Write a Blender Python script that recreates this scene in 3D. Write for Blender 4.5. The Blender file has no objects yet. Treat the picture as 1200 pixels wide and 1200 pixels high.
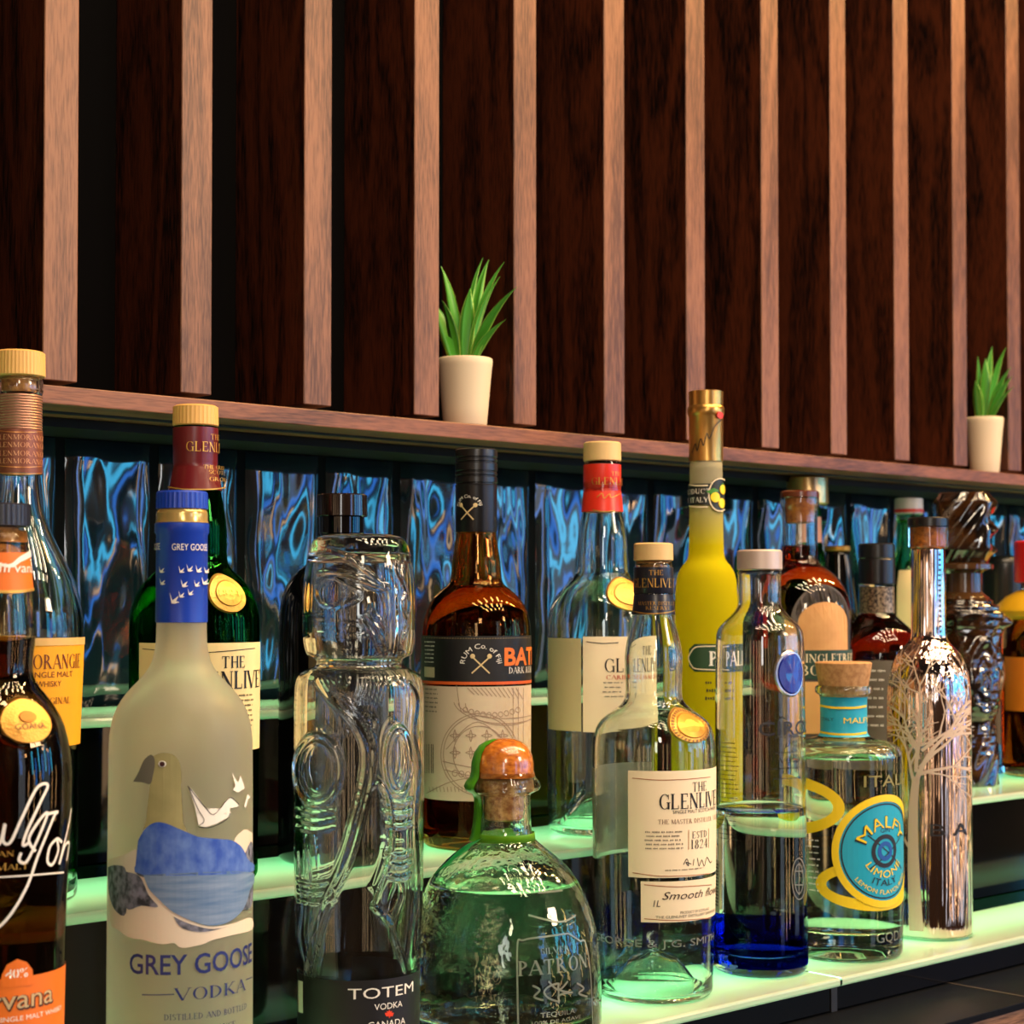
import bpy, bmesh, math, random
from mathutils import Vector, Matrix
R_ = random.Random(7)
S = bpy.context.scene
COL = S.collection
rad = math.radians

# ---------------------------------------------------------------- camera
F = 2080.0                       # focal length for a 1200 px frame
YAW, PITCH, YC = rad(47.6), rad(1.25), 665.5
cam = bpy.data.cameras.new('camera')
cam.sensor_fit = 'HORIZONTAL'; cam.sensor_width = 36.0
cam.lens = 36.0 * F / 1200.0
cam.shift_y = (YC - 600.0) / 1200.0
cam.clip_start = 0.02
cam.dof.use_dof = True; cam.dof.focus_distance = 1.10; cam.dof.aperture_fstop = 15.0
camo = bpy.data.objects.new('camera', cam); COL.objects.link(camo)
camo.rotation_euler = (rad(90) + PITCH, 0, YAW - rad(90))
S.camera = camo

# ---------------------------------------------------------------- view, sampling, light
S.view_settings.view_transform = 'Standard'; S.view_settings.look = 'None'
S.view_settings.gamma = 1.0; S.view_settings.use_curve_mapping = False
S.view_settings.exposure = 0.45
cy = S.cycles
cy.max_bounces = 22; cy.transmission_bounces = 22; cy.glossy_bounces = 8; cy.diffuse_bounces = 3
cy.transparent_max_bounces = 12; cy.sample_clamp_indirect = 6.0; cy.sample_clamp_direct = 0
cy.blur_glossy = 0.3; cy.use_denoising = True
cy.caustics_reflective = True; cy.caustics_refractive = True

w = bpy.data.worlds.new('world'); S.world = w; w.use_nodes = True
w.node_tree.nodes['Background'].inputs[0].default_value = (0.55, 0.62, 0.8, 1)
w.node_tree.nodes['Background'].inputs[1].default_value = 0.03

def area(name, loc, target, sx, sy, power, color):
    l = bpy.data.lights.new(name, 'AREA'); l.shape = 'RECTANGLE'; l.size = sx; l.size_y = sy
    l.energy = power; l.color = color
    o = bpy.data.objects.new(name, l); COL.objects.link(o); o.location = loc
    o.rotation_euler = (Vector(target) - Vector(loc)).to_track_quat('-Z', 'Y').to_euler()
    return o
# daylight through the windows of the room, seen from the bar towards the far right corner
area('window_daylight', (4.8, -2.3, 0.1), (1.0, 1.0, -.1), 1.3, 2.4, 7.0, (0.62, 0.80, 1.0))
area('window_daylight', (1.4, -3.6, 0.1), (1.0, 1.0, -.1), .8, 2.4, 6, (0.75, 0.84, 1.0))
# blue bar lights opposite
for x, y, z, c in ((2.6, -3.0, .45, 0), (3.0, -2.8, .10, 1), (3.4, -2.5, .55, 0), (3.9, -2.3, .2, 1), (4.3, -2.0, .5, 0), (4.9, -1.7, .25, 1), (5.5, -1.4, .4, 0), (1.2, -3.2, .5, 1)):
    area('blue_bar_light', (x, y, z), (1.0, 1.0, 0.0), .24, 1.1, (6.4, 4.2)[c], ((0.05, 0.46, .80), (.03, .22, .85))[c])
for x, y in ((2.2, -3.4), (3.0, -3.3), (4.0, -3.0), (6.0, -1.6), (6.3, -.7)):  # unseen low warm strips, added to streak the mirrored bottle
    area('added_low_strip', (x, y, -.45), (1.0, .9, -.45), .14, 1.1, 2.4, (1.0, .60, .30))
area('side_window', (-1.9, -2.2, 0.5), (0.8, 1.0, -0.1), 0.35, 1.1, 8, (0.95, 0.93, 0.9))
# warm ceiling lamps above the bar, a grille of short strips
for i in range(5):
    for j in range(3):
        x, y = 0.30 + 0.30 * i + .12 * j, 0.42 - 0.44 * j
        area('ceiling_lamp', (x, y, 1.34), (x, y + .10, 0), 0.075, 0.32, 2.5, (1.0, 0.74, 0.48))
area('warm_key', (2.1, -1.7, 1.05), (0.9, .9, 0), .5, .5, 26, (1.0, 0.76, 0.52))
area('warm_side_key', (-.6, -1.3, .9), (0.9, .9, -.1), .25, .5, 9, (1.0, 0.80, 0.58))
for i in range(4):
    area('warm_downlight', (1.9 + 0.5 * i, .2, 1.66), (.6 + 0.6 * i, 1.06, 0.55), 0.10, 0.10, 12, (1.0, 0.56, 0.18))
for y in (-3.5, -2.9, -2.2, -1.3, -.5):  # unseen upright strips, added for thin reflections in the bottles
    area('added_glint_strip', (-3.9, y, -.15), (0, y, -.15), .26, 1.5, 2.2, (1.0, 0.66, 0.38))
for x in (-2.5, 0, 2.5, 5):              # unseen fill lights added to warm the far walls of the room
    area('room_fill_light', (x, -3.2, 1.6), (x, -4.2, .4), .3, .3, 30, (1.0, 0.72, 0.46))
area('room_fill_light', (6.2, -1.5, 1.6), (7, -1.5, .3), .3, .3, 30, (1.0, 0.72, 0.46)); area('room_fill_light', (-3.2, -1.5, 1.6), (-4, -1.5, .3), .3, .3, 30, (1.0, 0.72, 0.46))
for x, y, z in ((3.0, -1.1, .75), (3.6, -1.7, .8), (2.6, -1.9, .9), (4.1, -1.2, .7), (2.2, -2.2, .95), (1.6, -2.6, .7)):
    l = bpy.data.lights.new('pendant_bulb', 'POINT'); l.energy = 4.0; l.color = (1, .52, .2); l.shadow_soft_size = .07
    o = bpy.data.objects.new('pendant_bulb', l); COL.objects.link(o); o.location = (x, y, z)

# ---------------------------------------------------------------- picture <-> place
FW = Vector((math.cos(YAW), math.sin(YAW), 0)); RT = Vector((math.sin(YAW), -math.cos(YAW), 0)); UPW = Vector((0, 0, 1))
CF = FW * math.cos(PITCH) + UPW * math.sin(PITCH); CU = UPW * math.cos(PITCH) - FW * math.sin(PITCH)
def ray(px, py): return CF * F + RT * (px - 600.0) + CU * (YC - py)
def at_y(px, py, Y):
    r = ray(px, py); return r * (Y / r.y)
def at_d(px, py, d):             # horizontal distance along the view direction
    r = ray(px, py); return r * (d / r.dot(FW))

# ---------------------------------------------------------------- objects
def link(o, parent=None, label=None, cat=None, group=None, kind=None):
    COL.objects.link(o)
    if parent: o.parent = parent
    tag(o, label, cat, group, kind); return o
def tag(o, label=None, cat=None, group=None, kind=None):
    if label: o['label'] = label
    if cat: o['category'] = cat
    if group: o['group'] = group
    if kind: o['kind'] = kind
    return o
def thing(name, loc, label, cat, group=None, rz=0):
    o = bpy.data.objects.new(name, None); o.empty_display_size = .02
    o.location = loc; o.rotation_euler = (0, 0, rz)
    return link(o, None, label, cat, group)
def mesh(name, verts, faces, mat, parent=None, smooth=False, **kw):
    me = bpy.data.meshes.new(name); me.from_pydata([tuple(v) for v in verts], [], faces)
    if mat: me.materials.append(mat)
    if smooth: me.polygons.foreach_set('use_smooth', [True] * len(me.polygons))
    me.update()
    return link(bpy.data.objects.new(name, me), parent, **kw)
def bm_obj(name, bm, mat, parent=None, smooth=False, **kw):
    me = bpy.data.meshes.new(name); bm.to_mesh(me); bm.free()
    if mat: me.materials.append(mat)
    if smooth: me.polygons.foreach_set('use_smooth', [True] * len(me.polygons))
    return link(bpy.data.objects.new(name, me), parent, **kw)
def box_bm(x0, x1, y0, y1, z0, z1, bev=0.0, seg=2, bm=None):
    own = bm is None
    b = bmesh.new()
    r = bmesh.ops.create_cube(b, size=1)
    for v in r['verts']:
        v.co = Vector(((x0 + x1) / 2 + v.co.x * (x1 - x0), (y0 + y1) / 2 + v.co.y * (y1 - y0), (z0 + z1) / 2 + v.co.z * (z1 - z0)))
    if bev: bmesh.ops.bevel(b, geom=b.edges[:], offset=bev, segments=seg, affect='EDGES', profile=.5)
    if own: return b
    me = bpy.data.meshes.new('t'); b.to_mesh(me); b.free(); bm.from_mesh(me); bpy.data.meshes.remove(me); return bm
def tube(pts, r, seg=8, cap=True):
    """verts, faces of a tube along pts; r number or list"""
    pts = [Vector(p) for p in pts]; n = len(pts)
    rr = r if isinstance(r, (list, tuple)) else [r] * n
    V, Fc = [], []; up = None
    for i, p in enumerate(pts):
        t = (pts[min(i + 1, n - 1)] - pts[max(i - 1, 0)]).normalized()
        if up is None: up = Vector((0, 0, 1)) if abs(t.z) < .9 else Vector((1, 0, 0))
        s = t.cross(up).normalized(); up = s.cross(t).normalized()
        for k in range(seg):
            a = 2 * math.pi * k / seg; V.append(p + s * (rr[i] * math.cos(a)) + up * (rr[i] * math.sin(a)))
    for i in range(n - 1):
        for k in range(seg):
            k2 = (k + 1) % seg; Fc.append((i * seg + k, i * seg + k2, (i + 1) * seg + k2, (i + 1) * seg + k))
    if cap: Fc.append(tuple(range(seg))[::-1]); Fc.append(tuple((n - 1) * seg + k for k in range(seg)))
    return V, Fc
def joinvf(lst):
    V, Fc = [], []
    for v, f in lst:
        o = len(V); V += list(v); Fc += [tuple(i + o for i in q) for q in f]
    return V, Fc

# ---------------------------------------------------------------- materials
def lin(c):
    """sRGB 0-255 triple to linear"""
    return tuple(((x / 255) / 12.92 if x / 255 <= .04045 else ((x / 255 + .055) / 1.055) ** 2.4) for x in c) + (1,)
def newmat(name):
    m = bpy.data.materials.new(name); m.use_nodes = True; n = m.node_tree.nodes; n.clear()
    o = n.new('ShaderNodeOutputMaterial'); return m, n, m.node_tree.links, o
def pbr(name, col, rough=.5, metal=0, spec=.5, coat=0, noise=None, bump=None, emit=None, srgb=True):
    """noise=(scale vector, second colour, amount); bump=(scale, strength, distance)"""
    m, n, L, o = newmat(name); b = n.new('ShaderNodeBsdfPrincipled'); L.new(b.outputs[0], o.inputs[0])
    c = lin(col) if srgb else tuple(col) + (1,)
    b.inputs['Base Color'].default_value = c; b.inputs['Roughness'].default_value = rough
    b.inputs['Metallic'].default_value = metal; b.inputs['Specular IOR Level'].default_value = spec
    b.inputs['Coat Weight'].default_value = coat; b.inputs['Coat Roughness'].default_value = .05
    if emit: b.inputs['Emission Color'].default_value = lin(emit[0]); b.inputs['Emission Strength'].default_value = emit[1]
    if noise or bump:
        tc = n.new('ShaderNodeTexCoord')
    if noise:
        mp = n.new('ShaderNodeMapping'); mp.inputs['Scale'].default_value = noise[0]; L.new(tc.outputs['Object'], mp.inputs[0])
        t = n.new('ShaderNodeTexNoise'); t.inputs['Scale'].default_value = 1; t.inputs['Detail'].default_value = 5; L.new(mp.outputs[0], t.inputs[0])
        r = n.new('ShaderNodeValToRGB'); r.color_ramp.elements[0].position = .5 - noise[2]; r.color_ramp.elements[1].position = .5 + noise[2]
        r.color_ramp.elements[0].color = c; r.color_ramp.elements[1].color = lin(noise[1])
        L.new(t.outputs[0], r.inputs[0]); L.new(r.outputs[0], b.inputs['Base Color'])
    if bump:
        t = n.new('ShaderNodeTexNoise'); t.inputs['Scale'].default_value = bump[0]; t.inputs['Detail'].default_value = 3; L.new(tc.outputs['Object'], t.inputs[0])
        bp = n.new('ShaderNodeBump'); bp.inputs['Strength'].default_value = bump[1]; bp.inputs['Distance'].default_value = bump[2]
        L.new(t.outputs[0], bp.inputs['Height']); L.new(bp.outputs[0], b.inputs['Normal'])
    return m
def glass(name, tint=(1, 1, 1), ior=1.5, rough=0.0, bump=None, diff=0.0, dcol=(1, 1, 1), dense=None):
    """glass; diff mixes in a white-ish scattering; dense=(colour, density) absorbs inside"""
    m, n, L, o = newmat(name); g = n.new('ShaderNodeBsdfGlass'); g.distribution = 'MULTI_GGX'
    g.inputs['Color'].default_value = tuple(tint) + (1,); g.inputs['IOR'].default_value = ior; g.inputs['Roughness'].default_value = rough
    last = g
    if bump:
        tc = n.new('ShaderNodeTexCoord'); mp = n.new('ShaderNodeMapping'); L.new(tc.outputs['Object'], mp.inputs[0])
        sc = bump[0]; mp.inputs['Scale'].default_value = sc if isinstance(sc, tuple) else (sc,) * 3
        t = n.new('ShaderNodeTexNoise'); t.inputs['Scale'].default_value = 1; t.inputs['Detail'].default_value = 1.5; L.new(mp.outputs[0], t.inputs[0])
        bp = n.new('ShaderNodeBump'); bp.inputs['Strength'].default_value = bump[1]; bp.inputs['Distance'].default_value = bump[2]
        L.new(t.outputs[0], bp.inputs['Height']); L.new(bp.outputs[0], g.inputs['Normal'])
    if diff:
        d = n.new('ShaderNodeBsdfDiffuse'); d.inputs[0].default_value = tuple(dcol) + (1,)
        t2 = n.new('ShaderNodeBsdfTranslucent'); t2.inputs[0].default_value = tuple(dcol) + (1,)
        a = n.new('ShaderNodeMixShader'); a.inputs[0].default_value = .6; L.new(d.outputs[0], a.inputs[1]); L.new(t2.outputs[0], a.inputs[2])
        x = n.new('ShaderNodeMixShader'); x.inputs[0].default_value = diff; L.new(g.outputs[0], x.inputs[1]); L.new(a.outputs[0], x.inputs[2]); last = x
    if dense:
        v = n.new('ShaderNodeVolumeAbsorption'); v.inputs[0].default_value = tuple(dense[0]) + (1,); v.inputs[1].default_value = dense[1]
        L.new(v.outputs[0], o.inputs['Volume'])
    L.new(last.outputs[0], o.inputs[0]); return m
def walnut(name, light, dark, axis='Z', rough=.42, scale=1.0):
    """straight-grained walnut with cathedral figure along axis"""
    m, n, L, o = newmat(name); b = n.new('ShaderNodeBsdfPrincipled'); L.new(b.outputs[0], o.inputs[0])
    tc = n.new('ShaderNodeTexCoord'); oi = n.new('ShaderNodeObjectInfo')
    ad = n.new('ShaderNodeVectorMath'); ad.operation = 'MULTIPLY_ADD'
    ad.inputs[1].default_value = (1, 1, 1); cmb = n.new('ShaderNodeCombineXYZ')
    mu = n.new('ShaderNodeMath'); mu.operation = 'MULTIPLY'; mu.inputs[1].default_value = 9.0; L.new(oi.outputs['Random'], mu.inputs[0])
    for k in range(3): L.new(mu.outputs[0], cmb.inputs[k])
    L.new(tc.outputs['Object'], ad.inputs[0]); L.new(cmb.outputs[0], ad.inputs[2])
    def mp(sc):
        q = n.new('ShaderNodeMapping'); q.inputs['Scale'].default_value = sc; L.new(ad.outputs[0], q.inputs[0]); return q
    big = (3 * scale, 26 * scale, 26 * scale) if axis == 'X' else (26 * scale, 26 * scale, 3.2 * scale)
    fine = (60, 700, 700) if axis == 'X' else (700, 700, 60)
    t1 = n.new('ShaderNodeTexNoise'); t1.inputs['Scale'].default_value = 1; t1.inputs['Detail'].default_value = 2; t1.inputs['Distortion'].default_value = .6; L.new(mp(big).outputs[0], t1.inputs[0])
    k = n.new('ShaderNodeMath'); k.operation = 'MULTIPLY'; k.inputs[1].default_value = 9; L.new(t1.outputs[0], k.inputs[0])
    fr = n.new('ShaderNodeMath'); fr.operation = 'PINGPONG'; fr.inputs[1].default_value = 1; L.new(k.outputs[0], fr.inputs[0])
    t2 = n.new('ShaderNodeTexNoise'); t2.inputs['Scale'].default_value = 1; t2.inputs['Detail'].default_value = 4; L.new(mp(fine).outputs[0], t2.inputs[0])
    mx = n.new('ShaderNodeMath'); mx.operation = 'MULTIPLY_ADD'; mx.inputs[1].default_value = .30; L.new(fr.outputs[0], mx.inputs[0])
    m2 = n.new('ShaderNodeMath'); m2.operation = 'MULTIPLY'; m2.inputs[1].default_value = 1.0; L.new(t2.outputs[0], m2.inputs[0]); L.new(m2.outputs[0], mx.inputs[2])
    r = n.new('ShaderNodeValToRGB'); e = r.color_ramp.elements; e[0].position = .42; e[1].position = .82
    e[0].color = lin(dark); e[1].color = lin(light); L.new(mx.outputs[0], r.inputs[0]); L.new(r.outputs[0], b.inputs['Base Color'])
    b.inputs['Roughness'].default_value = rough; b.inputs['Specular IOR Level'].default_value = .35
    bp = n.new('ShaderNodeBump'); bp.inputs['Strength'].default_value = .25; bp.inputs['Distance'].default_value = .0004
    L.new(t2.outputs[0], bp.inputs['Height']); L.new(bp.outputs[0], b.inputs['Normal'])
    return m
# ---------------------------------------------------------------- the setting
Z_LOW, Z_MID, Z_TOP = -.2606, -.1692, -.0730
Y_LOW, Y_MID, Y_TOP, Y_WALL = .7687, .886, 1.040, 1.172
X0, X1 = -.15, 2.75
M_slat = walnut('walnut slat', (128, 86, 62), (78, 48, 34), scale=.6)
M_side = walnut('walnut slat side', (78, 36, 19), (14, 8, 7), scale=.8, rough=.35)  # slat sides and backs, darker than the front faces
M_ledge = walnut('walnut ledge', (130, 82, 58), (74, 43, 30), axis='X')
M_black = pbr('black lacquer', (7, 7, 8), .07, spec=.35)
M_backing = pbr('black backing', (5, 4, 4), .8, spec=.1)
M_grout = pbr('dark grout', (6, 8, 8), .8, spec=.1)
M_floor = pbr('floor boards', (70, 48, 34), .5, noise=((3, 30, 1), (48, 32, 24), .2))
M_room = pbr('room plaster', (62, 48, 40), .8)
M_ceil = pbr('ceiling plaster', (40, 34, 30), .9)

def slab(name, x0, x1, y0, y1, z0, z1, mat, bev=0, **kw):
    return bm_obj(name, box_bm(x0, x1, y0, y1, z0, z1, bev), mat, **kw)
slab('floor', -4, 7, -4.2, 1.6, -1.45, -1.4, M_floor, kind='structure')
slab('ceiling', -4, 7, -4.2, 1.6, 1.75, 1.8, M_ceil, kind='structure')
slab('wall_back', X0 - 1.5, X1 + 1.5, 1.19, 1.30, -1.4, 1.75, M_backing, kind='structure')
slab('wall_left', -4.1, -4, -4.2, 1.6, -1.4, 1.75, M_room, kind='structure')
slab('wall_right', 7, 7.1, -4.2, 1.6, -1.4, 1.75, M_room, kind='structure')
slab('wall_front', -4, 7, -4.3, -4.2, -1.4, 1.75, M_room, kind='structure')

# walnut slats on a black backing
screen = thing('slat_screen', (1.2, 1.14, .15), 'tall screen of upright walnut slats on a black backing above the ledge', 'wall panel')
slab('backing_board', X0 - 1.2, X1 - 1.2, -.006, .030, .004, 1.45, M_backing, parent=screen)
def xat(px, Y, py=600): return at_y(px, py, Y).x
sx0 = at_y(50, 448, 1.045).x; PITCH_S = .1028
me_s = None
for k in range(-7, 20):
    x = sx0 + PITCH_S * k
    if me_s is None:
        b = box_bm(0, .0247, 0, .089, 0, 1.30, .0006, 1)
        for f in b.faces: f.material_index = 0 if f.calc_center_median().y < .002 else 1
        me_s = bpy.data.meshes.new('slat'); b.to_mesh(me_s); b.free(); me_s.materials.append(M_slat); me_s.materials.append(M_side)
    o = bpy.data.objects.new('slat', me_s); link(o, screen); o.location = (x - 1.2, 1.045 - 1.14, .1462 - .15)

# ledge
ledge = bm_obj('ledge', box_bm(X0, X1, 1.040, 1.186, .1302, .1424, .0008), M_ledge,
               label='walnut ledge running along the wall above the tiles, carrying the two plants', cat='ledge')
slab('light_channel', X0, X1, 1.075, 1.079, .1285, .1302, pbr('dull metal', (30, 40, 32), .5, metal=.6), parent=ledge)
slab('mounting_batten', X0, X1, 1.110, 1.186, .1235, .1300, pbr('dark batten', (10, 12, 10), .6, spec=.2), parent=ledge)

# wavy glass tiles
def tile_mat():
    m, n, L, o = newmat('wavy glass tile'); b = n.new('ShaderNodeBsdfPrincipled'); L.new(b.outputs[0], o.inputs[0])
    b.inputs['Base Color'].default_value = lin((14, 30, 38)); b.inputs['Roughness'].default_value = .085
    b.inputs['Specular IOR Level'].default_value = .9; b.inputs['IOR'].default_value = 1.55
    tc = n.new('ShaderNodeTexCoord'); oi = n.new('ShaderNodeObjectInfo'); ad = n.new('ShaderNodeVectorMath'); ad.operation = 'ADD'
    sc = n.new('ShaderNodeVectorMath'); sc.operation = 'SCALE'; sc.inputs['Scale'].default_value = 7; L.new(oi.outputs['Random'], sc.inputs[0])
    L.new(tc.outputs['Object'], ad.inputs[0]); L.new(sc.outputs[0], ad.inputs[1])
    mp = n.new('ShaderNodeMapping'); mp.inputs['Scale'].default_value = (30, 9, 7); L.new(ad.outputs[0], mp.inputs[0])
    t = n.new('ShaderNodeTexNoise'); t.inputs['Scale'].default_value = 1; t.inputs['Detail'].default_value = 1.1; t.inputs['Distortion'].default_value = .6; L.new(mp.outputs[0], t.inputs[0])
    bp = n.new('ShaderNodeBump'); bp.inputs['Strength'].default_value = 1; bp.inputs['Distance'].default_value = .0045
    L.new(t.outputs[0], bp.inputs['Height']); L.new(bp.outputs[0], b.inputs['Normal']); return m
M_tile = tile_mat()
splash = slab('tile_bed', X0, X1, 1.176, 1.1895, Z_TOP - .02, .130, M_grout,
              label='wall facing of upright wavy blue-black glass tiles behind the bottles', cat='tiled wall')
splash.name = 'tiled_wall'
TP = .0784; tx0 = at_y(79, 512, Y_WALL).x; TW, THT = .0705, .1228 - Z_TOP
tiles = []
for v in range(3):
    nx, nz = 10, 24; V = []; Fc = []
    ph = [R_.uniform(0, 6) for _ in range(4)]
    for j in range(nz + 1):
        for i in range(nx + 1):
            u, w_ = i / nx, j / nz
            e = min(u, 1 - u) * TW; f = min(w_, 1 - w_) * THT
            edge = min(1, e / .005) * min(1, f / .005)
            wav = .0009 * math.sin(u * 7 + ph[0] + 2 * math.sin(w_ * 9 + ph[1])) + .0006 * math.sin(w_ * 15 + ph[2] + u * 3)
            V.append((u * TW, -(.0045 * (edge ** .5) + wav * edge), w_ * THT))
    for j in range(nz):
        for i in range(nx):
            a = j * (nx + 1) + i; Fc.append((a, a + 1, a + nx + 2, a + nx + 1))
    me = bpy.data.meshes.new('tile'); me.from_pydata(V, [], Fc); me.materials.append(M_tile)
    me.polygons.foreach_set('use_smooth', [True] * len(me.polygons)); tiles.append(me)
k0 = math.ceil((X0 - tx0) / TP); k1 = int((X1 - tx0 - TW) / TP)
for k in range(k0, k1 + 1):
    o = bpy.data.objects.new('tile', tiles[k % 3]); link(o, splash); o.location = (tx0 + TP * k, 1.1755, Z_TOP)

# backlit stepped shelves: frosted panel on a black base, a green strip lamp under the back of each panel
m, n, L, o = newmat('frosted shelf glass')
d = n.new('ShaderNodeBsdfDiffuse'); d.inputs[0].default_value = lin((226, 232, 216)); t = n.new('ShaderNodeBsdfTranslucent'); t.inputs[0].default_value = lin((205, 240, 214))
g = n.new('ShaderNodeBsdfGlossy'); g.inputs['Roughness'].default_value = .12; g.inputs[0].default_value = (1, 1, 1, 1)
a = n.new('ShaderNodeMixShader'); a.inputs[0].default_value = .5; L.new(d.outputs[0], a.inputs[1]); L.new(t.outputs[0], a.inputs[2])
fz = n.new('ShaderNodeFresnel'); fz.inputs[0].default_value = 1.45
c = n.new('ShaderNodeMixShader'); L.new(fz.outputs[0], c.inputs[0]); L.new(a.outputs[0], c.inputs[1]); L.new(g.outputs[0], c.inputs[2]); L.new(c.outputs[0], o.inputs[0])
M_frost = m
M_led = newmat('green strip lamp'); _e = M_led[1].new('ShaderNodeEmission'); _e.inputs[0].default_value = (.36, 1.0, .48, 1); _e.inputs[1].default_value = 3.6
M_led[2].new(_e.outputs[0], M_led[3].inputs[0]); M_led = M_led[0]
def open_panel(name, x0, x1, y0, y1, z, th, mat, parent):
    """frosted top and front edge of a hollow light panel, open below; rounded front edge"""
    b = .0018
    prof = [(y1, z), (y0 + b, z), (y0 + .3 * b, z - .3 * b), (y0, z - b), (y0, z - th + b), (y0 + .3 * b, z - th + .3 * b), (y0 + b, z - th), (y0 + .004, z - th)]
    V = [(x, y, q) for x in (x0, x1) for y, q in prof]; k = len(prof)
    Fc = [(i, i + 1, k + i + 1, k + i) for i in range(k - 1)]
    o = mesh(name, V, Fc, mat, parent, smooth=False); return o
def shelf(name, label, y0, y1, z, xs, base_z, lit, dp=.033):
    root = thing(name, (0, 0, base_z), label, 'shelf'); th = .0062; q = z - base_z
    for i in range(len(xs) - 1):
        open_panel('glass_panel', xs[i] + .0012, xs[i + 1] - .0012, y0, y0 + lit, q, th, M_frost, root)
        slab('unlit_rear', xs[i] + .0012, xs[i + 1] - .0012, y0 + lit + .0002, y1, q - .0012, q, M_rear, parent=root)
    a, b = xs[0] + .002, xs[-1] - .002
    slab('riser_panel', a, b, y0 + .007, y0 + .010, .001, q - th * .6, M_black, parent=root)
    slab('light_box_back', a, b, y0 + lit, y1, .001, q - .0014, M_black, parent=root)
    slab('light_box_floor', a, b, y0 + .010, y0 + lit, q - dp, q - dp + .002, M_lining, parent=root)
    slab('strip_lamp', a, b, y0 + lit * .40, y0 + lit * .92, q - dp + .0022, q - dp + .005, M_led, parent=root)
    return root
M_rear = pbr('unlit panel rear', (8, 40, 26), .08)  # rear of the panel beyond the lamp, its lack of light put into the colour
M_lining = pbr('white box lining', (150, 190, 160), .7)
seam = at_y(986, 1148, Y_LOW).x
shelf('lower_shelf', 'lowest backlit white shelf panels carrying the front row of bottles', Y_LOW, Y_MID + .006, Z_LOW, [X0, seam, X1], -.2852, .0893, .0225)
shelf('middle_shelf', 'middle backlit green-white shelf step carrying the second row of bottles', Y_MID, Y_TOP + .006, Z_MID, [X0, 1.35, X1], Z_LOW, .1115)
shelf('upper_shelf', 'narrow top backlit shelf step in front of the glass tiles', Y_TOP, 1.176, Z_TOP, [X0, 1.02, X1], Z_MID, .120)
# below the lowest shelf
slab('seam_post', seam - .0033, seam + .0033, Y_LOW + .0062, Y_LOW + .02, -.2852, -.2672, pbr('dark grey post', (34, 32, 31), .5), label='short dark grey post under the seam of the lowest shelf panels', cat='post')
ctr = bm_obj('counter_top', box_bm(X0, X1 + .2, .702, 1.17, -.2905, -.2854, .0006), pbr('dark stone', (5, 6, 9), .5, spec=.08, noise=((300, 300, 300), (14, 17, 24), .25)),
             label='dark stone counter under the lowest shelf, lower right', cat='counter')
s0 = at_y(1087, 1131, .78).x
slab('joint', s0 + .02, s0 + .0225, .7025, 1.1, -.2856, -.2851, pbr('joint filler', (60, 52, 48), .5), parent=ctr)
slab('cabinet_front', X0, X1 + .2, .703, 1.17, -1.4, -.2906, walnut('cabinet wood', (150, 112, 86), (86, 60, 44), axis='X'), label='brown wooden cabinet body below the stone counter', cat='cabinet')
# ---------------------------------------------------------------- bottles
def pchip(xs, ys, n):
    """monotone smooth samples through the points (xs rising)"""
    m = len(xs)
    if m == 2: return [(xs[0] + (xs[1] - xs[0]) * i / n, ys[0] + (ys[1] - ys[0]) * i / n) for i in range(n + 1)]
    h = [xs[i + 1] - xs[i] for i in range(m - 1)]; d = [(ys[i + 1] - ys[i]) / h[i] for i in range(m - 1)]
    t = [0] * m; t[0] = d[0]; t[-1] = d[-1]
    for i in range(1, m - 1):
        t[i] = 0 if d[i - 1] * d[i] <= 0 else (h[i - 1] + h[i]) * 3 / ((2 * h[i] + h[i - 1]) / d[i - 1] + (h[i] + 2 * h[i - 1]) / d[i])
    out = []
    for i in range(m - 1):
        k = max(2, int(n * h[i] / (xs[-1] - xs[0])) + 1)
        for j in range(k if i < m - 2 else k + 1):
            s = j / k; a, b = ys[i], ys[i + 1]
            out.append((xs[i] + s * h[i], (2 * s ** 3 - 3 * s * s + 1) * a + (s ** 3 - 2 * s * s + s) * h[i] * t[i] + (-2 * s ** 3 + 3 * s * s) * b + (s ** 3 - s * s) * h[i] * t[i + 1]))
    return out
def lathe(prof, seg=56, close=True, flip=False, shape=None):
    """prof: (r, z) from top centre down to bottom centre"""
    V, Fc = [], []; n = len(prof)
    for r, z in prof:
        for k in range(seg):
            a = 2 * math.pi * k / seg; q = shape(a, z) if shape else 1
            V.append((r * q * math.sin(a), -r * q * math.cos(a), z))
    for i in range(n - 1):
        for k in range(seg):
            k2 = (k + 1) % seg; f = (i * seg + k, (i + 1) * seg + k, (i + 1) * seg + k2, i * seg + k2)
            Fc.append(f[::-1] if flip else f)
    if close:
        top = tuple(range(seg)); bot = tuple((n - 1) * seg + k for k in range(seg))[::-1]
        Fc.append(top[::-1] if flip else top); Fc.append(bot[::-1] if flip else bot)
    return V, Fc
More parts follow.
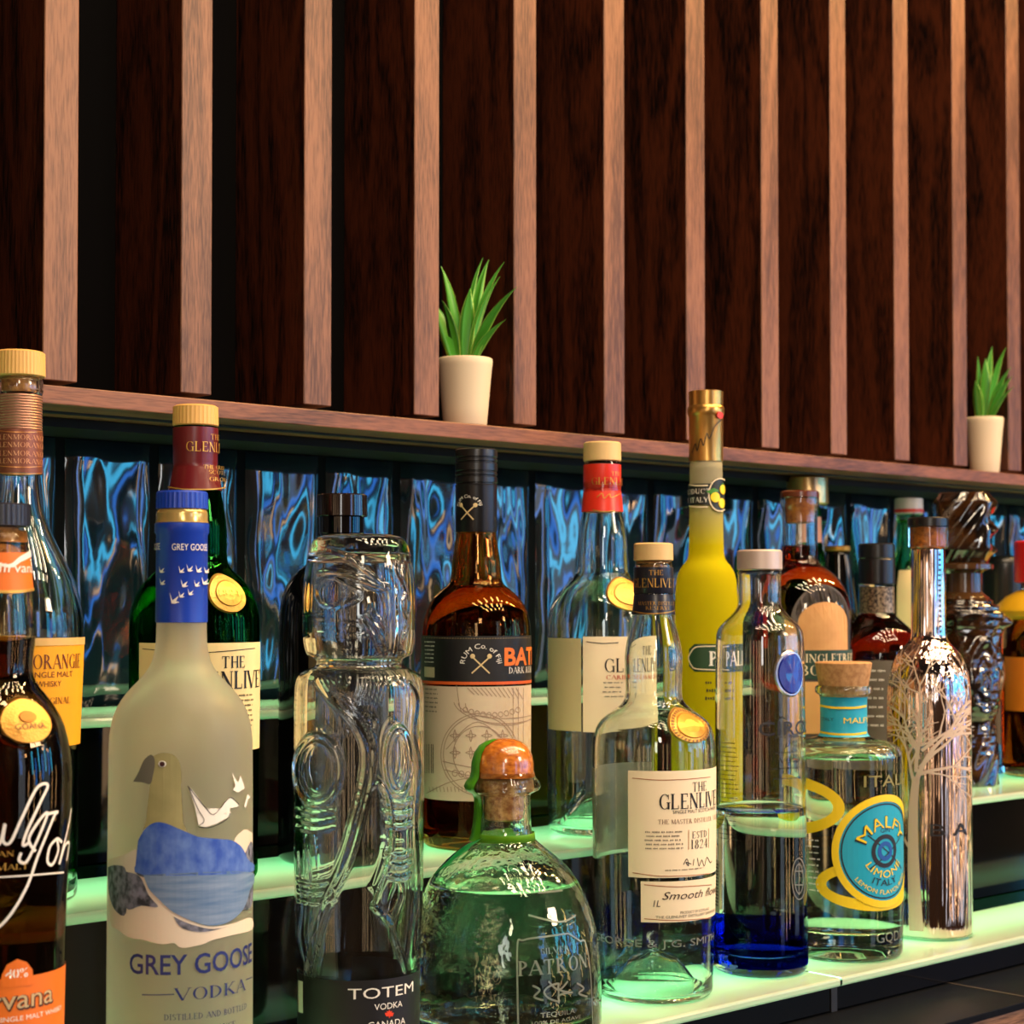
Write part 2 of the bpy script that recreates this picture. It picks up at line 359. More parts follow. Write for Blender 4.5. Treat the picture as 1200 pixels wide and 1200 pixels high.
class Bottle:
    """A bottle whose axis stands at picture column cx at depth plane Y; heights and half-widths are read in picture pixels."""
    def __init__(s, name, label, cx, Y, base_z, group=None, cyref=800, cat='bottle', rz=0):
        p = at_y(cx, cyref, Y); s.x, s.y, s.bz = p.x, p.y, base_z; s.d = p.dot(FW); s.k = s.d / F
        s.root = thing(name, (p.x, p.y, base_z), label, cat, group); s.cx = cx
        s.beta = math.atan2(-p.x, p.y)                       # azimuth (0 = straight out from the shelf) that faces the camera
        s.prof = []; s.name = name
    def z(s, py, R=0):                                       # height above the bottle's foot seen at row py, on the side facing the camera
        return at_d(s.cx, py, s.d - R).z - s.bz
    def zs(s, py): return s.z(py)
    def body(s, pts, mat, wall=.0026, floor=.009, punt=.006, fill=None, liquid=None, cavity=True, seg=64, hollow_to=None, name='glass_body', shape=None, basez=0, lgap=.0):
        """pts: (row, half width) downwards, None splits a hard edge; fill: row of the liquid surface"""
        chunks, c = [], []
        for p in pts:
            if p is None: chunks.append(c); c = [c[-1]]
            else: c.append((s.zs(p[0]), p[1] * s.k))
        chunks.append(c); prof = []
        for c in chunks:
            q = pchip([-z for z, r in c], [r for z, r in c], 40)
            prof += [(r, -z) for z, r in q][(1 if prof else 0):]
        rb = prof[-1][0]; zb = prof[-1][1]
        if zb > basez + .006:
            prof += [(rb, basez + .006)]
        prof = [p for p in prof if p[1] > basez + .0055]
        for a in (15, 35, 60, 90): prof.append((rb - .005 * (1 - math.cos(rad(a))) , basez + .0055 - .0055 * math.sin(rad(a))))
        s.prof = prof; s.R = max(r for r, z in prof)
        outer = prof + [(rb * .86, basez + .0006), (rb * .68, basez + punt * .34), (rb * .42, basez + punt * .82), (rb * .05, basez + punt)]
        top = outer[0]; full = [(top[0] * .3, top[1])] + outer
        parts = [lathe(full, seg, shape=shape)]
        ztop = top[1] - .001; zf = basez + floor
        zl = s.zs(fill) if fill is not None else None
        inner = [(max(r - wall, .003), z) for r, z in prof if z < ztop and z > zf + .002]
        rl = inner[-1][0]
        inner += [(rl, zf + .002), (rl * .93, zf)]; tail = [(rl * .7, zf + punt * .30), (rl * .42, zf + punt * .8), (rl * .06, zf + punt)]
        def cut(lo, hi):
            q = [p for p in inner if lo <= p[1] <= hi]
            def at(zz):
                for a, b in zip(inner, inner[1:]):
                    if a[1] >= zz >= b[1]: return a[0] + (b[0] - a[0]) * (a[1] - zz) / max(1e-9, a[1] - b[1])
                return inner[0][0] if zz > inner[0][1] else inner[-1][0]
            if hi < inner[0][1]: q = [(at(hi), hi)] + q
            if lo > inner[-1][1]: q = q + [(at(lo), lo)]
            return q
        if cavity and fill is None: parts.append(lathe([(inner[0][0] * .2, inner[0][1])] + inner + tail, seg, flip=True, shape=shape))
        if cavity and zl is not None and zl < ztop - .004:
            c = cut(zl + .0002, ztop)
            if len(c) > 1: parts.append(lathe([(c[0][0] * .2, c[0][1])] + c + [(c[-1][0] * .1, c[-1][1])], seg, flip=True, shape=shape))
        V, Fc = joinvf(parts)
        b = mesh(name, V, Fc, mat, s.root, smooth=True); s.bodyo = b
        if liquid and zl is not None:
            c = cut(zf, zl); c = [(r - lgap, z) for r, z in c]
            V, Fc = lathe([(c[0][0] * .1, c[0][1])] + c + tail, seg, shape=shape)
            mesh('liquid', V, Fc, liquid, s.root, smooth=True)
        return b
    def r_at(s, z):
        P = s.prof
        for a, b in zip(P, P[1:]):
            if a[1] >= z >= b[1]: return a[0] + (b[0] - a[0]) * (a[1] - z) / max(1e-9, a[1] - b[1])
        return P[0][0] if z > P[0][1] else P[-1][0]
    def az(s, px, R):                                        # azimuth on the surface under picture column px
        return s.beta + math.asin(max(-1, min(1, (px - s.cx) * s.k / R)))
    def az_of(s, px, py):
        R = s.R_at_row(py); return s.az(px, R)
    def R_at_row(s, py): return s.r_at(s.zs(py))
    def turned(s, name, pts, mat, seg=48, parent=None, hollow=False, ribs=0, rib=.0, **kw):
        """a turned solid such as a cap: (row, half width) downwards, straight between points"""
        prof = [(hw * s.k, s.zs(y)) for y, hw in pts]
        if ribs: seg = ribs * 2; shp = lambda a, z: 1 - rib * (int(round(a / (2 * math.pi) * seg)) % 2)
        else: shp = None
        V, Fc = lathe([(prof[0][0] * .02, prof[0][1])] + prof, seg, shape=shp)
        o = mesh(name, V, Fc, mat, parent or s.root, smooth=False, **kw)
        me = o.data
        try: me.set_sharp_from_angle(angle=rad(35))
        except Exception: pass
        me.polygons.foreach_set('use_smooth', [True] * len(me.polygons))
        return o
    def wrap_pt(s, u, z, off):                               # u = azimuth
        r = s.r_at(z) + off; return (r * math.sin(u), -r * math.cos(u), z)
    def patch(s, name, u0, u1, z0, z1, mat, off=.00025, parent=None, mask=None, nu=None, nz=None, **kw):
        """rectangular label between azimuths and heights; wavy = function(u, z)->bool keeps"""
        nu = nu or max(3, int(abs(u1 - u0) / rad(4))); nz = nz or max(2, int((z1 - z0) / .004))
        V = [s.wrap_pt(u0 + (u1 - u0) * i / nu, z0 + (z1 - z0) * j / nz, off) for j in range(nz + 1) for i in range(nu + 1)]
        Fc = [(j * (nu + 1) + i, j * (nu + 1) + i + 1, (j + 1) * (nu + 1) + i + 1, (j + 1) * (nu + 1) + i) for j in range(nz) for i in range(nu)]
        return mesh(name, V, Fc, mat, parent or s.root, smooth=True, **kw)
    def flat(s, name, polys, mat, off=.0005, parent=None, u=0, R=None, step=rad(5), **kw):
        """polygons in metres (x along the surface, z height) wrapped round the bottle about azimuth u"""
        b = bmesh.new()
        for pl in polys:
            vs = [b.verts.new((x, 0, z)) for x, z in pl]
            try: b.faces.new(vs)
            except ValueError: pass
        return s._wrap(name, b, mat, off, parent, u, R, step, **kw)
    def _wrap(s, name, b, mat, off, parent, u, R, step, **kw):
        R = R or s.R
        bmesh.ops.triangulate(b, faces=b.faces[:])
        xs = [v.co.x for v in b.verts]
        if xs:
            w = R * step; k = math.ceil(min(xs) / w)
            while k * w < max(xs):
                bmesh.ops.bisect_plane(b, geom=b.verts[:] + b.edges[:] + b.faces[:], plane_co=(k * w, 0, 0), plane_no=(1, 0, 0)); k += 1
        for v in b.verts:
            a = u + v.co.x / R; v.co = Vector(s.wrap_pt(a, v.co.z, off))
        bmesh.ops.recalc_face_normals(b, faces=b.faces[:])
        for f in b.faces:
            c = f.calc_center_median()
            if f.normal.x * c.x + f.normal.y * c.y < 0: f.normal_flip()
        return bm_obj(name, b, mat, parent or s.root, **kw)
    def px2(s, px, py, R=None, u0=None):
        """picture point -> (metres along the surface from azimuth u0, height)"""
        R = R or s.R
        a = s.az(px, R); th = a - s.beta
        z = s.z(py, R * math.cos(th)); return ((a - (u0 or 0)) * R, z)
    def pxpoly(s, name, polys, mat, off=.0005, parent=None, R=None, sm=False, **kw):
        """polygons traced on the surface in picture pixels, laid onto the bottle's real surface"""
        if sm: polys = [smooth2(list(pl) + [pl[0]], 4)[:-1] for pl in polys]
        out = [[s.px2(x, y, R) for x, y in pl] for pl in polys]
        return s.flat(name, out, mat, off, parent, 0, R, **kw)
    def strokes(s, name, lines, mat, wd, off=.0005, parent=None, R=None, **kw):
        """brush lines in picture pixels, width in px (number or (start, end))"""
        R = R or s.R; polys = []
        for ln in lines:
            pts = [s.px2(x, y, R) for x, y in smooth2(ln)]
            polys += ribbon2(pts, wd * s.k if not isinstance(wd, tuple) else (wd[0] * s.k, wd[1] * s.k))
        return s.flat(name, polys, mat, off, parent, 0, R, **kw)
    def text(s, name, body, px, py, h, mat, width=None, off=.0006, parent=None, R=None, serif=False, bold=0, shear=0, arc=None, spacing=1, tilt=0, align='C', **kw):
        """lettering centred at a picture point, capital height h px, total width in px when seen square-on"""
        R = R or s.R
        cxm, czm = s.px2(px, py, R); hm = h * s.k * (s.d - R) / s.d
        b = glyphs(body, hm, serif, bold, shear, spacing)
        xs = [v.co.x for v in b.verts]
        if not xs: b.free(); return None
        lo, hi = min(xs), max(xs); wcur = hi - lo
        sc = (width * s.k / wcur) if width else 1
        for v in b.verts:
            x = (v.co.x - (lo + hi) / 2) * sc; z = v.co.z
            if align == 'L': x += wcur * sc / 2
            if arc:                                           # bend round a circle of radius arc px, positive = arch up
                ra = arc * s.k
                if ra > 0: rr = ra + z; a = x / ra; x, z = rr * math.sin(a), rr * math.cos(a) - ra
                else: ra = -ra; rr = ra - z; a = x / ra; x, z = rr * math.sin(a), ra - rr * math.cos(a)
            if tilt: c, q = math.cos(rad(tilt)), math.sin(rad(tilt)); x, z = x * c - z * q, x * q + z * c
            v.co.x = x + cxm; v.co.z = z + czm
        return s._wrap(name, b, mat, off, parent, 0, R, rad(6), **kw)
    def disc(s, name, px, py, rx, ry, mat, off=.0008, thick=.0012, parent=None, n=36, scallop=0, R=None, **kw):
        """raised oval seal following the surface; rx, ry in px as if seen square-on"""
        R = R or s.R_at_row(py)
        cxm, czm = s.px2(px, py, R); V, Fc = [], []
        rings = (0, .5, .93, 1.0); k = s.k
        for q, f in enumerate(rings):
            for i in range(n):
                a = 2 * math.pi * i / n; sc = 1 + scallop * math.sin(a * 9) if q == 3 else 1
                x = cxm + rx * k * f * sc * math.cos(a); z = czm + ry * k * f * sc * math.sin(a)
                t = thick * (1 if q < 3 else .0)
                V.append(s.wrap_pt(x / R, z, off + t))
        for q in range(3):
            for i in range(n):
                j = (i + 1) % n; Fc.append((q * n + i, (q + 1) * n + i, (q + 1) * n + j, q * n + j))
        o = mesh(name, V, Fc, mat, parent or s.root, smooth=False, **kw)
        return o
    def band(s, name, y0, y1, mat, off=.0004, parent=None, **kw):
        """sleeve all the way round between two rows"""
        z1, z0 = s.zs(y0), s.zs(y1); zs_ = [z1] + [z for r, z in s.prof if z0 < z < z1] + [z0]
        V, Fc = lathe([(s.r_at(z) + off, z) for z in zs_], 56, close=False)
        return mesh(name, V, Fc, mat, parent or s.root, smooth=True, **kw)
def smooth2(pts, n=7):
    if len(pts) < 3: return pts
    P = [pts[0]] + list(pts) + [pts[-1]]; out = []
    for i in range(1, len(P) - 2):
        for j in range(n):
            t = j / n; a, b, c, d = P[i - 1], P[i], P[i + 1], P[i + 2]
            out.append(tuple(.5 * (2 * b[k] + (c[k] - a[k]) * t + (2 * a[k] - 5 * b[k] + 4 * c[k] - d[k]) * t * t + (3 * b[k] - a[k] - 3 * c[k] + d[k]) * t ** 3) for k in (0, 1)))
    return out + [pts[-1]]
def ribbon2(pts, wd):
    n = len(pts); L_, Rr = [], []
    for i, p in enumerate(pts):
        a, b = pts[max(i - 1, 0)], pts[min(i + 1, n - 1)]; dx, dz = b[0] - a[0], b[1] - a[1]; q = math.hypot(dx, dz) or 1
        w_ = (wd if not isinstance(wd, tuple) else wd[0] + (wd[1] - wd[0]) * i / (n - 1)) / 2
        L_.append((p[0] - dz / q * w_, p[1] + dx / q * w_)); Rr.append((p[0] + dz / q * w_, p[1] - dx / q * w_))
    return [[L_[i], Rr[i], Rr[i + 1], L_[i + 1]] for i in range(n - 1)]
# ---- lettering: the built-in face for sans, own stroke-built capitals for serif
SER = {
 'A': 'd0,0,.42,1,t d.42,1,.84,0,T h.19,.65,.34 f-.08,.14 f.7,.98', 'B': 'v.12 a.12,.74,.42,.26,-90,90 a.12,.25,.48,.27,-90,90 h.1,.35,1 h.1,.35,.5 h.1,.35,0', 'C': 'a.46,.5,.44,.5,48,312 s.76,.66,.95',
 'D': 'v.12 a.12,.5,.66,.5,-90,90 h.1,.2,1 h.1,.2,0', 'E': 'v.12 h.1,.6,1 h.1,.5,.5 h.1,.65,0 s.6,.78,1 s.65,0,.24', 'F': 'v.12 h.1,.6,1 h.1,.5,.5 s.6,.78,1',
 'G': 'a.46,.5,.44,.5,48,300 s.76,.66,.95 w.76,0,.42 f.6,.9,.42', 'H': 'v.12 v.72 h.12,.72,.5', 'I': 'v.12', 'J': 'w.3,.15,1 a.12,.15,.18,.17,180,360', 'K': 'v.12 d.16,.4,.68,1,t d.3,.52,.76,0,T f.54,.84,1 f.6,.9',
 'L': 'v.12 h.1,.6,0 s.6,0,.26', 'M': 'n.1,0,1 d.1,1,.47,.05,T d.47,.05,.86,1,t v.88', 'N': 'n.1,0,1 d.1,1,.74,0,T n.74,0,1', 'O': 'a.46,.5,.44,.5,0,360', 'P': 'v.12 a.12,.73,.46,.27,-90,90 h.1,.3,1 h.1,.3,.46',
 'Q': 'a.46,.5,.44,.5,0,360 d.45,.12,.86,-.16,T', 'R': 'v.12 a.12,.74,.44,.26,-90,90 h.1,.3,1 h.1,.35,.48 d.34,.5,.76,0,T', 'S': 'a.34,.74,.25,.26,40,270 a.34,.26,.29,.26,-130,90 s.56,.72,.96', 'T': 'v.4 h.04,.76,1 s.04,.76,1 s.76,.76,1',
 'U': 'w.12,.25,1 a.42,.3,.3,.3,180,360 n.72,.25,1 f-.02,.26,1 f.6,.86,1', 'V': 'd0,1,.42,0,T d.42,0,.82,1,t f-.1,.16,1 f.68,.94,1', 'W': 'd0,1,.32,0,T d.32,0,.56,.9,t d.5,1,.82,0,T d.82,0,1.12,1,t f-.1,.16,1 f1,1.24,1',
 'X': 'd0,1,.76,0,T d.04,0,.72,1,t f-.08,.16,1 f.6,.84 f-.06,.18 f.6,.82,1', 'Y': 'd0,1,.4,.45,T d.4,.45,.76,1,t w.4,0,.46 f-.1,.16,1 f.64,.88,1 f.26,.54', 'Z': 'h.02,.66,1 d.04,0,.64,1,T h.02,.68,0 s.04,.76,1 s.68,0,.24',
 '1': 'v.22', '2': 'a.3,.72,.26,.28,-20,170 d.06,.04,.54,.62,t h.02,.6,0', '4': 'w.44,0,1 d.04,.3,.44,1,t h.02,.62,.28 f.3,.58', '8': 'a.3,.75,.22,.25,0,360 a.3,.26,.27,.26,0,360'}
SERW = {'I': .26, 'M': 1.0, 'W': 1.14, 'J': .42, 'L': .68, 'E': .7, 'F': .66, 'S': .64, 'O': .92, 'Q': .92, '1': .44, '2': .62, '4': .66, '8': .6, 'B': .66, 'P': .62, ' ': .38, '.': .3, ',': .3}
def serif_polys(ch, T):
    out = []; t = T * .34
    def rect(x0, x1, y0, y1): out.append([(x0, y0), (x1, y0), (x1, y1), (x0, y1)])
    for op in SER.get(ch, '').split():
        c = op[0]; a = op[1:].split(',')
        if c in 'vwn':
            x = float(a[0]); y0, y1 = (0, 1) if c == 'v' else (float(a[1]), float(a[2])); w_ = T if c != 'n' else t * 1.2
            rect(x - w_ / 2, x + w_ / 2, y0, y1)
            if c == 'v' or c == 'n':
                rect(x - w_ / 2 - .07, x + w_ / 2 + .07, 0, t * .8); rect(x - w_ / 2 - .07, x + w_ / 2 + .07, 1 - t * .8, 1)
            elif y0 == 0 and ch not in 'G': rect(x - w_ / 2 - .07, x + w_ / 2 + .07, 0, t * .8)
        elif c == 'h':
            x0, x1, y = map(float, a); yy = min(max(y, t / 2), 1 - t / 2); rect(x0, x1, yy - t / 2, yy + t / 2)
        elif c == 's': x, y0, y1 = map(float, a); rect(x - t / 2, x + t / 2, y0 if y1 > y0 else y1, y1) if len(a) == 3 else None
        elif c == 'f':
            x0, x1 = float(a[0]), float(a[1]); y = float(a[2]) if len(a) > 2 else 0
            rect(x0, x1, y if y < .9 else 1 - t * .8, (y + t * .8) if y < .9 else 1)
        elif c == 'd':
            x0, y0, x1, y1 = map(float, a[:4]); w_ = T if a[4] == 'T' else t; q = w_ * math.hypot(x1 - x0, y1 - y0) / max(abs(y1 - y0), .3) / 2
            out.append([(x0 - q, y0), (x0 + q, y0), (x1 + q, y1), (x1 - q, y1)])
        elif c == 'a':
            cx, cy_, rx, ry, a0, a1 = map(float, a); n = max(6, int(abs(a1 - a0) / 18)); P = []
            for i in range(n + 1):
                g = rad(a0 + (a1 - a0) * i / n); th = t + (T - t) * abs(math.cos(g)) ** 1.4
                P.append(((cx + rx * math.cos(g), cy_ + ry * math.sin(g)), (cx + (rx - th) * math.cos(g), cy_ + (ry - th * (.5 + .5 * abs(math.cos(g)))) * math.sin(g))))
            for p, q in zip(P, P[1:]): out.append([p[0], p[1], q[1], q[0]])
    return out
_fc = {}
def glyphs(body, h, serif, bold, shear, spacing):
    b = bmesh.new()
    if serif:
        x = 0; y = 0; T = .145 + bold * .8
        for ch in body:
            k = .78 if ch.islower() else 1
            C = ch.upper(); P = serif_polys(C, T)
            if ch == '.': P = [[(.05, 0), (.2, 0), (.2, .15), (.05, .15)]]
            for pl in P:
                vs = [b.verts.new(((x + p * k + shear * q * k) * h, 0, (q * k - .5) * h)) for p, q in pl]
                try: b.faces.new(vs)
                except ValueError: pass
            x += (SERW.get(C, .86) * spacing + .13) * k
        return b
    key = (body, bold, spacing)
    if key not in _fc:
        c = bpy.data.curves.new('txt', 'FONT'); c.body = body; c.size = 1; c.offset = bold; c.space_character = spacing; c.resolution_u = 3
        o = bpy.data.objects.new('txt', c); COL.objects.link(o); bpy.context.view_layer.update()
        me = bpy.data.meshes.new_from_object(o.evaluated_get(bpy.context.evaluated_depsgraph_get())); _fc[key] = me
        bpy.data.objects.remove(o); bpy.data.curves.remove(c)
    b.from_mesh(_fc[key]); H = .73
    zc = (max([v.co.y for v in b.verts] or [1]) + min([v.co.y for v in b.verts] or [0])) / 2
    for v in b.verts:
        x, y = v.co.x, v.co.y; v.co = Vector(((x + shear * y) / H * h, 0, (y - zc) / H * h))
    return b
def small_print(B, name, px0, px1, py0, py1, rows, mat, parent=None, h=None, off=.0006, seed=1, R=None, center=False):
    """unreadable lines of fine print as short word bars"""
    r = random.Random(seed); polys = []; R = R or B.R
    x0, z0 = B.px2(px0, py0, R); x1, z1 = B.px2(px1, py1, R); st = (z0 - z1) / max(1, rows - 1) if rows > 1 else 0
    hh = (h or 2.2) * B.k
    for i in range(rows):
        z = z0 - st * i; x = x0 + (r.uniform(0, .12) * (x1 - x0)); e = x1 - r.uniform(0, .15) * (x1 - x0)
        while x < e:
            w_ = r.uniform(1.6, 5) * hh
            w_ = min(w_, e - x)
            if w_ < hh * .4: break
            k = max(1, int(w_ / (hh * .62)))
            for j in range(k):
                a = x + w_ * j / k; q = hh * r.uniform(.3, .5); polys.append([(a, z - q), (a + w_ / k * .62, z - q), (a + w_ / k * .62, z + q), (a, z + q)])
            x += w_ + hh * .8
    return B.flat(name, polys, mat, off, parent, 0, R)
# ---------------------------------------------------------------- shared materials
G_clear = glass('clear glass', (.98, .99, .98), 1.5)
G_green = glass('green bottle glass', (.10, .46, .13), 1.5)
G_flint = glass('greenish clear glass', (.955, .985, .96), 1.5)
G_brown = glass('brown bottle glass', (.72, .36, .12), 1.5)
L_water = glass('clear spirit', (.97, .99, .97), .905)
L_amber = glass('amber whisky', (.78, .36, .09), .905)
L_dark = glass('dark whisky', (.50, .17, .04), .905)
L_red = glass('reddish bourbon', (.62, .14, .04), .905)
L_gin = glass('pale gin', (.97, .98, .90), .905)
K_black = pbr('black print', (14, 13, 14), .45)
K_white = pbr('white print', (238, 234, 224), .5)
K_gold = pbr('gold foil', (196, 146, 66), .36, metal=.7, bump=(900, .5, .0006))
K_goldm = pbr('pale gold', (206, 162, 76), .4, metal=.5, bump=(900, .4, .0006))
K_navy = pbr('navy print', (26, 40, 110), .45)
K_red = pbr('red print', (196, 44, 26), .45)
K_green = pbr('green ribbon', (98, 158, 22), .35)
P_cream = pbr('cream paper', (240, 222, 188), .65)
P_warm = pbr('warm ivory paper', (232, 212, 158), .65)
P_back = pbr('back label paper', (190, 186, 170), .7)
P_yellow = pbr('orange yellow paper', (236, 164, 22), .6)
P_orange = pbr('orange paper', (226, 112, 22), .5)
P_black = pbr('black paper', (16, 14, 15), .5)
C_black = pbr('black cap plastic', (18, 18, 20), .28)
C_cream = pbr('cream cap wood', (214, 180, 122), .5)
C_tan = pbr('tan ribbed cap', (222, 172, 96), .45)
C_cork = pbr('cork', (196, 138, 66), .75, noise=((260, 260, 420), (120, 66, 26), .22), bump=(500, .4, .001))
GRP_F, GRP_M = 'bottles in the front row on the lowest shelf', 'bottles in the second row on the middle shelf'
YF, YM = .824, .950

# ================================================================ front row
# --- grey goose
B = Bottle('vodka_bottle', 'frosted pale vodka bottle with blue neck sleeve and painted goose over mountains', 212.5, YF, Z_LOW, GRP_F)
def frost_mat():
    return glass('frosted glass', (.95, .95, .90), 1.45, rough=.40, diff=.50, dcol=(.70, .66, .52))
G_frost = frost_mat()
B.body([(600, 28), (729, 29), (752, 29.6), (775, 34), (790, 43), (805, 57), (820, 69), (835, 76.5), (850, 80.5), (870, 82.6), (900, 83), (1200, 84), (1290, 84)], G_frost, wall=.003, floor=.012, cavity=False)
M_blue = pbr('royal blue plastic', (22, 62, 178), .32)
B.turned('cap', [(576, 28), (578, 29.8), (596.5, 30.2), (597, 28)], M_blue, ribs=36, rib=.03)
B.turned('neck_ring', [(597, 27.6), (600, 29.6), (603, 30), (610, 30), (613, 31)], pbr('gold glass ring', (206, 176, 108), .2, metal=.5))
sl = B.turned('neck_sleeve', [(613, 30), (614, 31.6), (624, 31.6), (627, 29.8), (729, 30.2), (729.5, 29.2)], M_blue)
B.R = .0; B.R = max(r for r, z in B.prof)
Rn = 30.4 * B.k
def on_neck(B, R):                    # lettering on a turned sleeve: temporarily use a straight profile
    B._keep = (B.prof, B.R); B.prof = [(R, 1.0), (R, 0)]; B.R = R
def off_neck(B): B.prof, B.R = B._keep
on_neck(B, Rn)
B.text('lettering', 'GREY GOOSE', 224, 641, 8, K_white, width=46, parent=sl)
B.text('lettering', 'GREY GOOSE', 182, 641, 8, K_white, width=40, parent=sl)
birds = []
for x, y, q in ((212, 668, 1), (221, 666, 1.1), (231, 667, 1.1), (240, 668, 1), (215, 684, 1.2), (229, 684, 1), (238, 681, 1.2), (204, 702, 1.6), (212, 697, 1), (222, 694, 1), (191, 682, 1), (190, 668, 1)):
    birds += [[(x - 3 * q, y - 5 * q), (x - 1 * q, y + 1 * q), (x + 4 * q, y + 2.2 * q), (x + 1 * q, y + 3.4 * q), (x - 1.6 * q, y + 3.2 * q)], [(x - 1 * q, y + 1 * q), (x + 3.4 * q, y - 2.5 * q), (x + 1.2 * q, y + 2 * q)]]
B.pxpoly('bird_print', birds, K_white, parent=sl)
off_neck(B)
P_goose_neck = pbr('goose neck print', (176, 166, 112), .5, noise=((60, 60, 60), (142, 138, 88), .3))
P_bill = pbr('goose bill print', (110, 106, 92), .5)
P_mtn = pbr('blue mountain print', (34, 76, 176), .5, noise=((160, 160, 110), (96, 130, 200), .18))
P_lake = pbr('blue lake print', (84, 118, 160), .5, noise=((40, 40, 420), (128, 150, 180), .2))
P_snow = pbr('snow print', (226, 212, 190), .55)
P_rock = pbr('dark rock print', (42, 48, 56), .55, noise=((260, 260, 200), (128, 130, 148), .12))
W = B.pxpoly('goose_print', [[(131, 1005), (150, 1000), (166, 994), (172, 1008), (180, 1030), (190, 1052), (212, 1072), (240, 1086), (268, 1085), (292, 1078), (294, 1092), (270, 1098), (248, 1103), (236, 1108), (214, 1111), (206, 1105), (192, 1106), (172, 1100), (158, 1097), (143, 1087), (134, 1075)],
    [(294, 978), (284, 974), (272, 988), (284, 1004), (294, 1006)]], P_snow, off=.0004, sm=True)
B.pxpoly('rock_print', [[(131, 1014), (142, 1012), (153, 1020), (153, 1068), (141, 1065), (133, 1045)], [(153, 1020), (168, 1026), (178, 1048), (188, 1062), (170, 1060), (153, 1062)], [(166, 1006), (173, 1004), (177, 1026), (164, 1022)], [(284, 1004), (294, 990), (294, 1060), (280, 1066), (288, 1040)], [(205, 1074), (225, 1084), (250, 1090), (276, 1084), (240, 1093), (215, 1088)]], P_rock, off=.0006, parent=W, sm=True)
B.pxpoly('mountain_print', [[(166, 984), (174, 970), (186, 963), (200, 966), (214, 974), (226, 980), (250, 984), (268, 986), (280, 994), (287, 1008), (291, 1024), (172, 1024), (167, 1004)]], P_mtn, off=.0008, parent=W, sm=True)
B.pxpoly('lake_print', [[(172, 1024), (291, 1024), (290, 1046), (282, 1068), (266, 1082), (246, 1086), (226, 1080), (204, 1068), (188, 1052), (178, 1040)]], P_lake, off=.0008, parent=W, sm=True)
B.pxpoly('goose_neck_print', [[(171, 972), (178, 950), (181, 930), (178, 912), (176, 896), (182, 886), (194, 882), (206, 886), (212, 898), (213, 916), (210, 940), (212, 958), (219, 975), (200, 967), (186, 963)]], P_goose_neck, off=.0007, parent=W, sm=True)
B.pxpoly('goose_bill_print', [[(160, 915), (166, 904), (172, 890), (180, 884), (184, 892), (182, 908), (179, 918), (170, 916)]], P_bill, off=.0009, parent=W, sm=True)
B.disc('eye_print', 192, 895, 4.5, 3.6, K_white, off=.0009, thick=.0001, parent=W, R=B.R); B.disc('eye_print', 192, 895, 3, 3, pbr('dark red print', (58, 14, 18), .4), off=.0011, thick=.0001, parent=W, R=B.R)
B.pxpoly('flying_goose_print', [[(220, 921), (225, 926), (240, 948), (248, 955), (257, 948), (263, 938), (268, 936), (264, 948), (260, 954), (268, 953), (266, 958), (252, 966), (240, 970), (232, 968), (238, 962), (228, 946)],
    [(262, 948), (268, 936), (274, 942), (277, 946), (270, 948)], [(269, 906), (273, 914), (276, 918), (279, 910), (280, 920), (284, 925), (276, 930), (270, 927), (273, 922)], [(283, 946), (287, 932), (291, 936), (288, 938), (285, 948)]], K_white, off=.0009, parent=W)
B.strokes('bird_outline', [[(220, 921), (231, 948), (238, 962), (232, 969), (246, 970), (262, 962), (267, 954)], [(220, 921), (240, 948), (249, 955), (262, 940), (268, 936), (277, 944)]], K_black, .8, off=.001, parent=W)
B.text('brand_lettering', 'GREY GOOSE', 236, 1130, 24, K_navy, width=168, serif=False, bold=.012, R=B.R)
B.text('product_lettering', 'VODKA', 252, 1163, 14.5, K_navy, width=96, serif=True)
for ln in ([(171, 1164), (206, 1165)], [(286, 1151), (294, 1148)]): B.strokes('line_print', [ln], K_navy, 1.2)
B.text('small_lettering', 'DISTILLED AND BOTTLED', 248, 1190, 7, K_navy, width=108, serif=True)
B.text('small_lettering', 'IN FRANCE', 254, 1206, 7, K_navy, width=50, serif=True)

# --- dark indian whisky at the left edge
B = Bottle('whisky_bottle', 'dark whisky bottle with orange neck band, gold seal and white script, at left edge', -4, .806, Z_LOW, GRP_F)
B.body([(622, 34), (650, 36), (693, 40), (715, 42), (745, 44), (765, 42), (785, 41), (800, 45), (812, 54), (830, 67), (850, 77), (880, 84), (905, 86.5), (960, 86), (1000, 84), (1100, 80), (1200, 78), (1300, 77)], glass('smoky clear glass', (.93, .88, .78), 1.5), fill=752, liquid=glass('very dark whisky', (.34, .13, .04), .905))
B.turned('cap', [(590.5, 34), (592, 37), (616.5, 37.4), (617, 34)], pbr('dark blue black cap', (24, 26, 38), .35), ribs=42, rib=.025)
B.turned('cork', [(618, 24), (650, 24)], C_cork)
nb = B.band('neck_band', 648, 692, P_orange, off=.0006)
B.strokes('ribbon', [[(-20, 655), (8, 663), (22, 655), (35, 648)]], K_white, (2, 8), parent=nb, off=.0010, R=39 * B.k)
B.text('lettering', 'Nirvana', 18, 665, 12, K_white, width=66, parent=nb, R=39 * B.k, off=.0010, shear=.1)
B.strokes('gold_line', [[(-30, 690), (-4, 693), (20, 693), (36, 690)]], K_goldm, 3.4, parent=nb, off=.0010, R=40 * B.k)
sd = B.disc('seal', 27, 845, 30, 26, K_gold, off=.0012, thick=.003, R=B.R_at_row(845), scallop=.03)
B.disc('seal_rim', 27, 845, 38, 32, glass('rim glass', (.9, .8, .6), 1.5), off=.0002, thick=.0028, parent=None)
B.text('seal_lettering', 'GOANA', 29, 851, 7, K_black, width=32, off=.0046, parent=sd, R=B.R_at_row(845))
